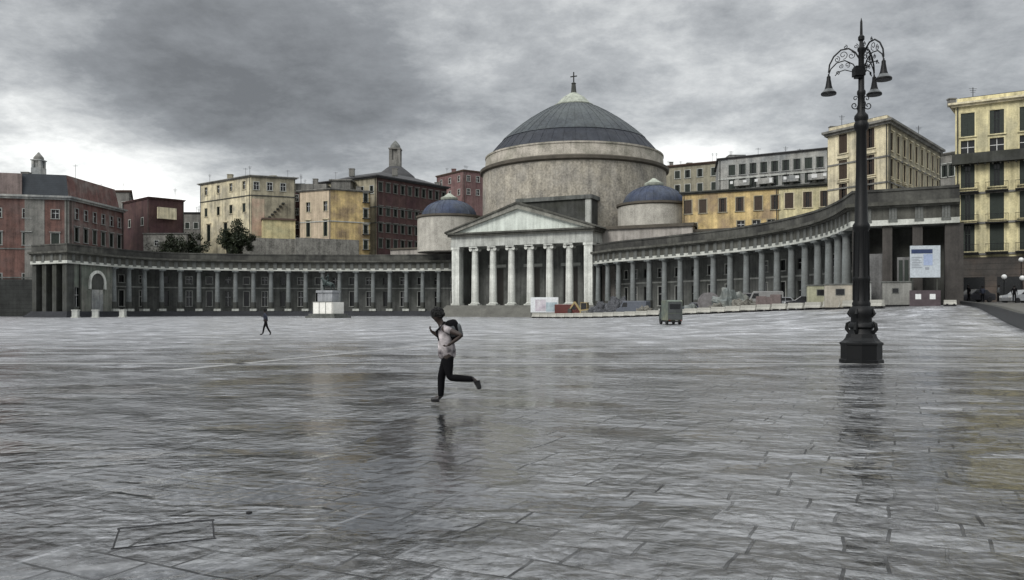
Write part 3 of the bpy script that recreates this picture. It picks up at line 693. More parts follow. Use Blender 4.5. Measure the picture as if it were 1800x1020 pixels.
# far left red palace, standing in front of the left pavilion's flank
A = P(-190, 160); B = P(122, 168); C = P(216, 190); zt = Z(352, 168)
h1 = build_house('palace', 'red palace with grey stone corner and dark slate attic, at the left edge', 'building', para(A, B, C), 0, zt,
    [RED, mat('brown_red_stucco', (.12, .062, .055), var=.35, streak=.35, col2=(.15, .12, .11)), RED],
    [{'rows': floors(6.5, 1, 5, 2.4, 1.5, frs(6)) + [(Z(430, 165), 2.5, 1.5, frs(6), 'hood'), (Z(382, 165), 1.8, 1.4, frs(6), 'plain')], 'sur': GREYW},
     {'rows': [(Z(430, 178), 3.0, 1.5, frs(6, .04, 1), 'hood'), (Z(392, 178), 2.2, 1.3, frs(6, .04, 1), 'plain')], 'sur': GREYW}], (.7, .8, GREYW), courses=(Z(440, 168), Z(490, 168)), cm=STONE_M)
q0 = Vector((h1.location.x, h1.location.y)); a_, b_, c_ = A-q0, B-q0, C-q0
mb = MB(); inn = [Vector((a_.x, a_.y+.5)), b_+Vector((-.5, .5)), c_+Vector((-.8, 0)), a_+c_-b_]
n4 = []; 
for p in inn: n4.append((p.x, p.y, zt+.8))
ctr = (b_+a_+c_)/3
for p in inn: pp = p.lerp(ctr, .06); n4.append((pp.x, pp.y, zt+5.4))
mb.add(n4, [(0, 1, 5, 4), (3, 0, 4, 7), (4, 5, 6, 7)]); mb.build('mansard_roof', SLATE, h1)
mb = MB(); mb.add(n4, [(1, 2, 6, 5), (2, 3, 7, 6)]); mb.build('attic_wall', MATS['brown_red_stucco'], h1)
kf = (40+190)/(122+190); mb = MB(); pA = inn[0].lerp(inn[1], 0); pB = inn[0].lerp(inn[1], kf*.985); strip(mb, [pA, pB], .02, .3, zt+.82, zt+5.3); mb.build('attic_wall', mat('pinkish_grey_attic', (.17, .135, .125), var=.35, streak=.4), h1)
mb = MB(); pk = b_.lerp(a_, .085); t_ = (b_-a_).normalized(); strip(mb, [b_-t_*8.4, b_-t_*4.7], -.02, .09, 0.1, zt-.05); strip(mb, [b_-t_*.9, b_-t_*.02], -.02, .09, 0.1, zt-.05); mb.build('stone_corner', GREYP, h1)
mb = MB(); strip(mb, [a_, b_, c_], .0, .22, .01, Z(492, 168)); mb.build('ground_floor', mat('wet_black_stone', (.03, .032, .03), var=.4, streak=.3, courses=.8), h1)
antenna(h1, b_.x-2, b_.y+6, zt+5.4, 3.2); chimneys(h1, [(b_.x-14, b_.y+8, zt+5.3, 1.6, 1.8)])
h = build_house('apartment_building', 'dull grey flat roofed house between two red houses on the left', 'building', para(P(150, 205), P(229, 205), P(232, 222)), 0, Z(338, 205),
    [GREYP], [{'rows': [(Z(368, 205), 1.9, 1.2, frs(4)), (Z(400, 205), 1.9, 1.2, frs(4)), (Z(428, 205), 1.9, 1.2, frs(4))]}], (.4, .5, ROOFT))
h = build_house('apartment_building', 'plain dark red house with one pale patch high on its wall', 'building', para(P(217, 200), P(262, 190), P(323, 196)), 0, Z(352, 193),
    [DRED, DRED], [{'rows': [(Z(398, 195), 1.8, 1.1, frs(2))]}, {'rows': [(Z(430, 194), 1.8, 1.0, [.25, .85])]}], (.35, .4, DRED))
# the pale patch
p0 = P(276, 191.0)-Vector((h.location.x, h.location.y)); p1 = P(309, 194.2)-Vector((h.location.x, h.location.y))
mb = MB(); strip(mb, [p0, p1], .02, .5, Z(385, 192), Z(365, 192)); mb.build('plaster_patch', CREAM, h)
h = build_house('low_house', 'low pale rubble walled house below the dark red house', 'building', para(P(252, 188), P(330, 188), P(335, 199)), 0, Z(412, 188),
    [mat('rubble_wall', (.20, .195, .175), var=.4, streak=.35, grain=.35, scale=.8, fine=4)], [{'rows': [(Z(432, 188), 1.2, .9, [.3, .6, .85], 'plain')]}], (.25, .25, GREYP))
h = build_house('low_house', 'small grey house peeping out left of the big yellow house', 'building', para(P(318, 215), P(356, 215), P(360, 228)), 0, Z(376, 215),
    [GREYP], [{'rows': [(Z(402, 215), 1.6, 1.1, [.3, .7])]}], (.3, .4, ROOFD))
# campanile seen above the palace
tw = thing('bell_tower', 'pale hazy church bell tower rising over the slate roof at far left', 'tower', (P(68, 330).x, 330, 0))
mb = MB(); mb.box(-2, 2, -2, 2, 0, Z(296, 330)); z_ = Z(296, 330)
for sx in (-1, 1):
    for sy in (-1, 1): mb.box(sx*1.9-.45*(sx > 0)*2+.0, sx*1.9+.45*(sx < 0)*2, sy*1.9-.9*(sy > 0), sy*1.9+.9*(sy < 0), z_, z_+3.0)
mb.box(-1.3, 1.3, -1.3, 1.3, z_, z_+3.0); mb.box(-2.2, 2.2, -2.2, 2.2, z_+3, z_+3.4); mb.build('belfry', GREYW, tw)
mb = MB(); mb.lathe([(2, z_+3.4), (1.9, z_+4.4), (1.1, z_+5.4), (.2, z_+6.6)], 16); mb.build('cupola', GREYP, tw, True)
# yellow palace
A = P(352, 214); B = P(441, 200); C = P(519, 204)
zt = Z(311, 200)
h = build_house('apartment_building', 'large pale yellow house with patched pinkish walls, left of the narrow dark gap', 'building', para(A, B, C), 0, zt,
    [CREAM, CREAMD], [{'rows': [(Z(338, 207), 2.0, 1.3, frs(4), 'plain'), (Z(392, 207)+2.2, 2.2, 1.3, frs(4), 'shutter'), (Z(422, 207), 4.4, 1.7, [.18, .52], 'hood')], 'sur': CREAM},
    {'rows': [(Z(335, 202), 1.9, 1.2, [.12, .42, .72], 'plain')]}], (.5, .45, GREYP), courses=(Z(346, 202),), cm=STONE_D)
o_ = Vector((h.location.x, h.location.y)); b_, c_ = B-o_, C-o_
mb = MB(); strip(mb, [b_.lerp(c_, .02), b_.lerp(c_, .30)], .0, .07, Z(415, 201), Z(350, 201)); mb.build('pink_plaster', PINK, h)
mb = MB(); strip(mb, [b_.lerp(c_, .24), b_.lerp(c_, .97)], .08, 3.0, Z(424, 201), Z(388, 201)); mb.build('lower_annexe', YEL, h)
mb = MB(); strip(mb, [b_.lerp(c_, .22), b_.lerp(c_, .99)], .05, 3.3, Z(388, 201), Z(385, 201)); mb.build('annexe_roof', ROOFT, h)
mb = MB(); pa, pb = b_.lerp(c_, .38), b_.lerp(c_, .75)
for k in range(6):
    p, r = pa.lerp(pb, k/6), pa.lerp(pb, (k+1)/6); z_ = Z(383-k*5, 201); strip(mb, [p, r], .02, 1.2, z_, z_+.35)
mb.build('outside_stair', STONE_D, h)
mb = MB(); strip(mb, [b_.lerp(c_, -.3), c_], 3.2, 4.5, 0, Z(420, 199)); mb.build('retaining_wall', mat('rubble_wall', (0, 0, 0)), h)
antenna(h, b_.x-3, b_.y+5, zt+.5); antenna(h, b_.x+7, b_.y+8, zt+.5); chimneys(h, [(b_.x-8, b_.y+8, zt+.5, 1.3, 1.3), (b_.x+3, b_.y+9, zt+.5, 1.6, 1.1)], CREAMD)
# dark gap house
h = build_house('apartment_building', 'narrow dark brick house squeezed between the two yellow houses', 'building', para(P(508, 212), P(534, 212), P(540, 224)), 0, Z(325, 212), [DRED], [{'rows': floors(Z(425, 212), 4, 3.6, 1.6, .9, [.5], 'plain')}], (.3, .3, ROOFD))
# ochre house
A = P(527, 202); B = P(581, 198); C = P(651, 203); zt = Z(334, 198)
h = build_house('apartment_building', 'ochre and cream house with tall windows, left of the dark red palace', 'building', para(A, B, C), 0, zt,
    [mat('cream_pink_stucco', (.46, .38, .28), var=.2, streak=.3), OCH], [{'rows': [(Z(416, 200), 4.0, 1.25, [.28, .84], 'hood'), (Z(372, 200), 2.4, 1.25, [.28, .84], 'plain')], 'sur': CREAM},
    {'rows': [(Z(x, 202), 2.2, 1.1, [.88], 'balcony') for x in (438, 411, 383, 355)]}], (.45, .45, GREYP), courses=(Z(391, 200),))
o_ = Vector((h.location.x, h.location.y)); b_, c_ = B-o_, C-o_
mb = MB(); strip(mb, [b_.lerp(c_, -.85), b_, b_.lerp(c_, .7)], .14, .30, 0, Z(421, 199)); mb.build('retaining_wall', mat('rubble_wall', (0, 0, 0)), h)
mb = MB(); mb.box(-2, 6, 3, 9, zt+.45, zt+2.6); mb.box(7, 12, 4, 9, zt+.45, zt+3.6); mb.box(6.5, 12.5, 3.6, 9.4, zt+3.6, zt+3.9); mb.build('roof_hut', GREYP, h, loc=(0, 0, 0))
antenna(h, 8, 5, zt+3.8, 2.2); chimneys(h, [(3, 4, zt+2.4, 1.2, 1.5), (14, 5, zt+.4, 1.2, 1.6)])
# dark red palace with small tower
A = P(563, 218); B = P(662, 206); C = P(785, 226); zt = Z(312, 206)
rw = [(Z(y, 216), 2.2, 1.25, frs(10), 'hood') for y in (440, 413, 385, 345)]
h = build_house('palace', 'dark red palace with four rows of windows behind the colonnade, left of the dome', 'building', para(A, B, C), 0, zt,
    [CREAMD, DRED], [{'rows': [(Z(345, 212), 2, 1.2, frs(6))]}, {'rows': rw, 'sur': GREYP}], (.8, .6, ROOFD), courses=(Z(365, 207), Z(393, 207)), cm=STONE_M)
o_ = Vector((h.location.x, h.location.y)); q = [p-o_ for p in para(A, B, C)]; ctr = (q[1]+q[3])/2; mb = MB()
vs = [(p.x, p.y, zt+.6) for p in q]+[(p.lerp(ctr, .55).x, p.lerp(ctr, .55).y, zt+2.9) for p in q]
mb.add(vs, [(0, 1, 5, 4), (1, 2, 6, 5), (2, 3, 7, 6), (3, 0, 4, 7), (4, 5, 6, 7)]); mb.build('hipped_roof', ROOFD, h)
chimneys(h, [(q[1].x+4, q[1].y+5, zt+1.2, 1.4, 1.8), (q[1].x-8, q[1].y+8, zt+1.6, 1.4, 1.9), (q[2].x-3, q[2].y+3, zt+.6, 1.3, 1.6)])
tw = thing('bell_tower', 'slim grey bell tower with rounded cap above the dark red palace', 'tower', (P(695, 250).x, 250, 0)); d_ = 250
mb = MB(); mb.box(-1.75, 1.75, -1.75, 1.75, 0, Z(283, d_)); zb = Z(283, d_)
for sx in (-1, 1):
    for sy in (-1, 1): mb.box(*sorted((sx*1.75, sx*.8)), *sorted((sy*1.75, sy*.8)), zb, zb+3.4)
mb.box(-1.35, 1.35, -1.35, 1.35, zb, zb+3.4); mb.box(-1.9, 1.9, -1.9, 1.9, zb+3.4, zb+3.8); mb.build('belfry', GREYP, tw)
mb = MB(); mb.lathe([(1.6, zb+3.8), (1.5, zb+4.7), (.9, zb+5.5), (.15, zb+6.3)], 16); mb.build('cupola', STONE_M, tw, True)
mb = MB(); mb.lathe([(7, Z(330, d_)), (6, Z(311, d_)), (3.8, Z(301, d_)), (2.2, Z(294, d_))], 24); mb.build('church_roof', ROOFD, tw, True)
# faded red block by the drum
h = build_house('apartment_building', 'faded red block half hidden by the left edge of the drum', 'building', para(P(768, 262), P(815, 250), P(880, 258)), 0, Z(303, 252),
    [PINKR], [{'rows': floors(Z(345, 255), 2, 4.2, 1.7, 1.1, frs(3), 'plain')}, {'rows': floors(Z(345, 255), 2, 4.2, 1.7, 1.1, frs(4), 'plain')}], (.4, .5, ROOFT))
chimneys(h, [(6, -6, Z(303, 252)+.4, 1.4, 1.2)], PINKR)

# right side: houses behind the right wing
h = build_house('apartment_building', 'grey beige house immediately right of the drum, above the small dome', 'building', para(P(1150, 205), P(1270, 196), P(1276, 212)), 0, Z(291, 200),
    [mat('beige_stucco', (.24, .225, .17), var=.3, streak=.35)], [{'rows': [(Z(y, 200), 1.9, 1.3, [.35, .5, .68, .88], 'shutter') for y in (362, 337, 312)]}], (.5, .5, ROOFT))
chimneys(h, [(5, 3, Z(291, 200)+.4, .9, 1.8), (9, 0, Z(291, 200)+.4, 1.3, 1.0)])
A = P(1263, 158); C = P(1458, 147)
h = build_house('apartment_building', 'grey tenement with terraces and washing over the orange and cream houses', 'building', para(A, C, C+Vector((3, 14))), 0, Z(282, 158),
    [GREYW], [{'rows': [(Z(y, 155), 2.0, 1.3, frs(9, .08, .97), 'shutter') for y in (330, 306)], 'sur': GREYW}], (.35, .35, ROOFD), courses=(Z(313, 155),))
o_ = Vector((h.location.x, h.location.y)); zt = Z(282, 158)
mb = MB(); t_ = (C-A).normalized(); 
for k in range(5): p = t_*(3.4+k*4.6); strip(mb, [p, p+t_*2.9], .1, 1.1, Z(327, 155), Z(327, 155)+.16); strip(mb, [p, p+t_*2.9], 1.04, 1.1, Z(327, 155)+.16, Z(327, 155)+1.1)
mb.build('balcony', GREYW, h)
for k in range(9):
    mb = MB(); p = t_*(2.6+k*2.4+random.random()); wd = .5+random.random()*.5; strip(mb, [p, p+t_*wd], 1.13, 1.16, Z(322, 155)-.5*random.random(), Z(318, 155)); mb.build('washing', WHITE, h)
chimneys(h, [(t_.x*5, 3, zt+.3, 3.2, 1.0), (t_.x*14, 2, zt+.3, 1.0, 1.4), (t_.x*17, 0, zt+.3, 1.2, 1.1)], GREYW); antenna(h, t_.x*10, 2, zt+.3); antenna(h, t_.x*19, 0, zt+.3, 2.0)
A = P(1200, 150); Cc = P(1368, 142.5)
h = build_house('apartment_building', 'orange ochre house with dark brown windows over the right colonnade', 'building', para(A, Cc, Cc+Vector((3, 4))), 0, Z(343, 150),
    [OCH], [{'rows': [(Z(395, 147)-1.2, 1.7, 1.3, [.12, .62, .78, .93], 'plain'), (Z(373, 147), 2.5, 1.35, [.06, .22, .43, .61, .80, .97], 'shutter')], 'sur': CREAMD, 'shut': SHUTB}], (.5, .5, STONE_D))
h = build_house('apartment_building', 'cream yellow house left of the tall corner palace, above the colonnade', 'building', para(Cc+Vector((.1, 0)), P(1462, 138.5), P(1462, 138.5)+Vector((3, 4))), 0, Z(343, 150),
    [CREAMY], [{'rows': [(Z(397, 140)-.8, 1.9, 1.3, [.2, .5, .85], 'plain'), (Z(364, 140), 2.7, 1.45, [.2, .55, .87], 'shutter')], 'sur': CREAM, 'shut': SHUTB}], (.5, .5, STONE_D))
# tall cream corner palace
A = P(1455, 128); B = P(1561, 119); C = P(1652, 142); zt = Z(226, 122)
h = build_house('palace', 'tall cream corner palace rising behind the street lamp', 'building', para(A, B, C), 0, zt,
    [CREAM, CREAMD], [{'rows': [(Z(y, 124), 3.0, 1.5, [.27, .72], 'hood') for y in (354, 312, 266)], 'sur': CREAM, 'shut': SHUTB},
    {'rows': [(Z(y, 128), 2.7, 1.2, frs(9), 'hood') for y in (362, 325, 282)], 'sur': CREAM, 'shut': SHUTB}], (.8, .7, GREYP), parapet=.7, courses=(Z(284, 123), Z(328, 123)), cm=GREYP)
chimneys(h, [(2, 3, zt+1.3, 1.0, .9), (9, 0, zt+1.3, .8, 1.0)])
h = build_house('apartment_building', 'lower beige house closing the street, between the corner palace and the yellow palace', 'building', para(P(1640, 165), P(1690, 160), P(1697, 172)), 0, Z(268, 160), [GREYP], [{'rows': floors(Z(355, 162), 3, 5.2, 2.4, 1.2, [.15, .42, .66], 'hood')}], (.4, .4, GREYP))
# right edge yellow palace
A = P(1679, 100); B = P(2010, 90); zt = Z(188, 99.5)
rw = [(Z(y, 98), hh, 1.5, frs(6, -.01, .99), st) for y, hh, st in ((441, 3.5, 'balcony'), (389, 3.9, 'balcony'), (335, 4.0, 'balcony'), (275, 2.2, 'plain'), (236, 2.9, 'shutter'))]
h = build_house('palace', 'tall yellow palace with dark shuttered balcony windows at the right edge', 'building', para(A, B, B+Vector((12, 16))), 1.5, zt,
    [CREAMY], [{'rows': rw, 'sur': CREAMY}], (.7, .5, CREAM), parapet=.6, courses=(Z(448, 98), Z(393, 98), Z(340, 98)), cm=GREYP)
o_ = Vector((h.location.x, h.location.y)); b_ = B-o_; a0 = Vector((0, 0)); t_ = b_.normalized()
mb = MB(); strip(mb, [a0-t_*.3, b_], .0, 1.15, Z(287, 98)-1.5, Z(283, 98)-1.5); strip(mb, [a0-t_*.3, b_], 1.08, 1.15, Z(283, 98)-1.5, Z(283, 98)-.5)
for k in range(30): p = t_*(k*.8); strip(mb, [p, p+t_*.14], .3, 1.0, Z(290, 98)-1.5, Z(287, 98)-1.5)
mb.build('long_balcony', STONE_D, h)
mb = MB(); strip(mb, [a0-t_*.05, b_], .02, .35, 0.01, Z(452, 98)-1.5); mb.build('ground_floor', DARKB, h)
for k in range(6):
    p = t_*(1.9+k*3.9)+Vector((t_.y, -t_.x))*.36; sh = inst('shopfront', bpy.data.meshes.get('shopfront') or (lambda q_: (q_.box(-1.3, 1.3, -.05, .01, 0, 3.4), q_.mesh('shopfront', GLASS))[1])(MB()), h, (p.x, p.y, .6), math.atan2(t_.y, t_.x))
chimneys(h, [(1.2, 3, zt-.6, .8, .9), (6, 3, zt-.6, .7, .8)]); mb = MB(); mb.box(9, 30, 3, 10, zt-1.5+1.1, zt-1.5+2.3); mb.build('roof_hut', GREYP, h)

# ------------------------------------------------------------------ hill and trees behind the left wing
m = MB(); nxh, nyh = 24, 12
for j in range(nyh+1):
    for i in range(nxh+1):
        x = -150+i*6.2; y = 187+j*9; e = min(1, i/2, (nxh-i)/2, j/1.5, (nyh-j)/2)
        m.v.append((x, y, -1+e*(12+4*noise.noise(Vector((x*.03, y*.03, 0))))))
m.f = [(j*(nxh+1)+i, j*(nxh+1)+i+1, (j+1)*(nxh+1)+i+1, (j+1)*(nxh+1)+i) for j in range(nyh) for i in range(nxh)]
tag(m.build('hill', mat('rubble_wall', (0, 0, 0)), smooth=True), kind='structure')
LEAF = mat('dark_leaves', (.022, .030, .016), rough=.6, var=.5, scale=.8, col2=(.035, .045, .022), bump=0)
BARK = mat('bark', (.05, .04, .03), var=.3, scale=2)
def tree(label, x, y, z0, h, rx, rz_, n, seed, group=None):
    rnd = random.Random(seed); t = thing('tree', label, 'tree', (x, y, z0), 0, group)
    tr = MB(); ht = h-rz_; tr.tube([(0, 0, -1), (.1, 0, ht*.5), (.0, .1, ht), (.1, 0, ht+rz_*.4)], [.35, .28, .2, .08], 8)
    for k in range(7):
        a = k*.9+rnd.random(); tr.tube([(0, 0, ht*(.6+.05*k)), (math.cos(a)*rx*.4, math.sin(a)*rx*.4, ht+rz_*.1), (math.cos(a)*rx*.75, math.sin(a)*rx*.7, ht+rz_*(.1+.4*rnd.random()))], [.14, .09, .03], 6)
    tr.build('trunk', BARK, t, True)
    cr = MB(); cl = [(rnd.gauss(0, .45)*rx, rnd.gauss(0, .4)*rx, ht+rnd.gauss(0.1, .42)*rz_, rnd.uniform(.3, .55)*min(rx, rz_)) for _ in range(26)]
    for k in range(n):
        c = cl[rnd.randrange(len(cl))]; d = Vector((rnd.gauss(0, 1), rnd.gauss(0, 1), rnd.gauss(0, 1))).normalized()*c[3]*rnd.random()**.4
        p = Vector(c[:3])+d; s = rnd.uniform(.16, .34); a = Vector((rnd.gauss(0, 1), rnd.gauss(0, 1), rnd.gauss(0, 1))).normalized(); b = a.cross(Vector((rnd.random(), rnd.random(), rnd.random()))).normalized()
        cr.add([p-a*s, p+b*s*.5, p+a*s, p-b*s*.5], [(0, 1, 2, 3)])
    cr.build('crown', LEAF, t)
x, y = P(308, 189); tree('dark round tree mound right of the low rubble house, left half of the clump', x, y, 12, Z(417, 189)-12, 4.2, 3.4, 5200, 1, 'dark trees behind the colonnade')
x, y = P(337, 190); tree('dark tree touching the left corner of the big yellow house', x, y, 12, Z(416, 190)-12, 3.4, 2.9, 3200, 2, 'dark trees behind the colonnade')
x, y = P(422, 189); tree('dark leafy tree in front of the big yellow house', x, y, 12, Z(393, 189)-12, 3.1, 4.4, 5200, 3, 'dark trees behind the colonnade')
x, y = P(399, 188); tree('low dark bush left of the leafy tree by the yellow house', x, y, 12, Z(408, 188)-12, 2.2, 2.4, 2400, 4, 'dark trees behind the colonnade')

# ------------------------------------------------------------------ street lamp
LX, LY = P(1514, 23.6); lamp = thing('street_lamp', 'tall ornate black iron street lamp with three hanging bell lanterns', 'street lamp', (LX, LY, gz(LX, LY)))
m = MB(); a0 = R(22.5)
m.lathe([(.61, -.05), (.61, .10), (.57, .12), (.57, .52), (.60, .55), (.60, .60), (.50, .66), (.44, .74), (.40, .86)], 8, a0=a0)
m.build('base', IRON, lamp)
m = MB()
m.lathe([(.36, .86), (.33, .92), (.31, 1.0), (.37, 1.06), (.36, 1.14), (.30, 1.2), (.29, 1.34), (.33, 1.4), (.35, 1.5), (.31, 1.6), (.25, 1.68), (.26, 1.76), (.23, 1.82), (.225, 2.4), (.25, 2.45), (.25, 2.52), (.22, 2.58),
         (.205, 3.9), (.24, 3.98), (.24, 4.08), (.185, 4.16), (.155, 5.6), (.14, 6.85), (.20, 6.95), (.21, 7.05), (.17, 7.15), (.20, 7.24), (.19, 7.32), (.11, 7.42), (.095, 7.9), (.12, 7.96), (.12, 8.04), (.085, 8.1), (.08, 9.2),
         (.11, 9.25), (.11, 9.32), (.06, 9.38), (.05, 9.52), (.09, 9.57), (.09, 9.66), (.04, 9.72), (.032, 10.1), (.005, 10.22)], 20)
for k in range(8):
    a = 2*math.pi*k/8; m.tube([(.235*math.cos(a), .235*math.sin(a), 1.85), (.21*math.cos(a), .21*math.sin(a), 3.88)], .022, 5)
for k in range(4):           # cast leaves round the foot
    a = math.pi/2*k+math.pi/4; c, s_ = math.cos(a), math.sin(a)
    m.tube([(.34*c, .34*s_, .88), (.43*c, .43*s_, 1.0), (.41*c, .41*s_, 1.16), (.33*c, .33*s_, 1.22)], [.05, .06, .05, .02], 6)
    m.tube([(.30*c, .30*s_, 1.36), (.38*c, .38*s_, 1.46), (.33*c, .33*s_, 1.6)], [.04, .05, .02], 6)
m.build('pole', IRON, lamp, True)
m = MB(); m.box(-.24, .06, -.16, .10, 8.48, 8.72); m.box(-.20, .02, -.12, .06, 8.42, 8.479); m.box(-.21, .03, -.13, .07, 8.721, 8.77); m.build('junction_box', IRON, lamp)
def spiral(c, r, turns, t0, dirx, diry, sgn=1, n=22):
    return [(c[0]+dirx*rr*math.cos(t), c[1]+diry*rr*math.cos(t), c[2]+rr*math.sin(t)*sgn) for k in range(n) for rr, t in [(r*(1-.8*k/(n-1)), t0+turns*2*math.pi*k/(n-1))]]
m = MB()
for dx_, dy_ in ((1, 0), (-1, 0), (0, 1), (0, -1)):
    m.tube(spiral((dx_*.20, dy_*.20, 7.62), .12, 1.2, math.pi, dx_, dy_), .016, 5); m.tube(spiral((dx_*.17, dy_*.17, 7.83), .08, 1.1, math.pi, dx_, dy_, -1), .013, 5)
m.build('scroll_collar', IRON, lamp, True)
BELLT = mat('frosted_lantern_rim', (.07, .075, .075), rough=.3, var=.1)
ARMS = [(-.80, .42), (.14, -1.12), (.60, .48)]
for ax_, ay_ in ARMS:
    r_ = math.hypot(ax_, ay_); ux, uy = ax_/r_, ay_/r_; q = lambda u, z: (ux*u*r_, uy*u*r_, z)
    arm = MB()
    arm.tube([q(.05, 9.0), q(.18, 9.22), q(.38, 9.36), q(.62, 9.35), q(.84, 9.18), q(.97, 8.95), q(1, 8.72)], .024, 7)
    arm.tube([q(.08, 8.62), q(.25, 8.88), q(.5, 9.02), q(.75, 8.98), q(.93, 8.82), q(1, 8.66)], .018, 6)
    arm.tube([q(.08, 8.42), q(.28, 8.66), q(.5, 8.74), q(.7, 8.7), q(.8, 8.6)], .014, 6)
    for u, z, rr, sg in ((.30, 9.14, .11, 1), (.55, 9.19, .13, -1), (.74, 9.08, .09, 1), (.42, 8.88, .08, -1), (.62, 8.86, .07, 1), (.22, 8.72, .08, 1), (.16, 9.4, .07, 1), (.72, 8.68, .06, -1), (.48, 9.42, .06, 1)):
        arm.tube(spiral((ux*u*r_, uy*u*r_, z), rr, 1.3, math.pi*.5, ux, uy, sg), .011, 5)
    arm.build('arm', IRON, lamp, True)
    b_ = MB(); b_.lathe([(.02, 8.68), (.03, 8.62), (.055, 8.6), (.06, 8.5), (.075, 8.42), (.09, 8.32), (.12, 8.22)], 18, (ax_, ay_, 0)); b_.lathe([(.215, 8.115), (.225, 8.09), (.215, 8.05), (.12, 8.045)], 18, (ax_, ay_, 0))
    bo = b_.build('lantern', IRON, lamp, True)
    b_ = MB(); b_.lathe([(.12, 8.22), (.16, 8.17), (.215, 8.114)], 18, (ax_, ay_, 0), cap=False); b_.build('globe', BELLT, bo, True)

# ------------------------------------------------------------------ figures
def skin(name, verts, edges, m, parent, sub=2, loc=(0, 0, 0)):
    me = bpy.data.meshes.new(name); me.from_pydata([v[:3] for v in verts], edges, [])
    o = bpy.data.objects.new(name, me); COL.objects.link(o); o.modifiers.new('skin', 'SKIN')
    for i, v in enumerate(verts):
        r = v[3]; rr = r if isinstance(r, tuple) else (r, r)
        me.skin_vertices[0].data[i].radius = rr; me.skin_vertices[0].data[i].use_root = (i == 0)
    o.modifiers[0].use_smooth_shade = True
    sb = o.modifiers.new('sub', 'SUBSURF'); sb.levels = sub; sb.render_levels = sub
    bpy.context.view_layer.update(); dg = bpy.context.evaluated_depsgraph_get()
    new = bpy.data.meshes.new_from_object(o.evaluated_get(dg)); new.name = name; bpy.data.objects.remove(o)
    new.materials.clear(); new.materials.append(m); new.shade_smooth()
    o = bpy.data.objects.new(name, new); COL.objects.link(o); o.parent = parent; o.location = loc; return o
SKIN = mat('skin', (.026, .017, .014), rough=.55, var=.1, scale=4, grain=.05, bump=.02)
HAIR = mat('black_hair', (.005, .005, .005), rough=.8, var=.3, scale=12)
SHIRT = mat('pale_pink_shirt', (.50, .46, .465), rough=.85, var=.4, scale=6, bump=.1, col2=(.03, .025, .03))
BLK = mat('black_cloth', (.005, .005, .006), spec=.08, rough=.9, var=.25, scale=6)
GRY = mat('grey_pack_cloth', (.06, .066, .07), rough=.7, var=.3, scale=8)
DBL = mat('dark_blue_cloth', (.02, .024, .04), rough=.8, var=.2, scale=5)
SHOE = mat('black_shoe_leather', (.012, .012, .013), rough=.4, var=.1, scale=8)
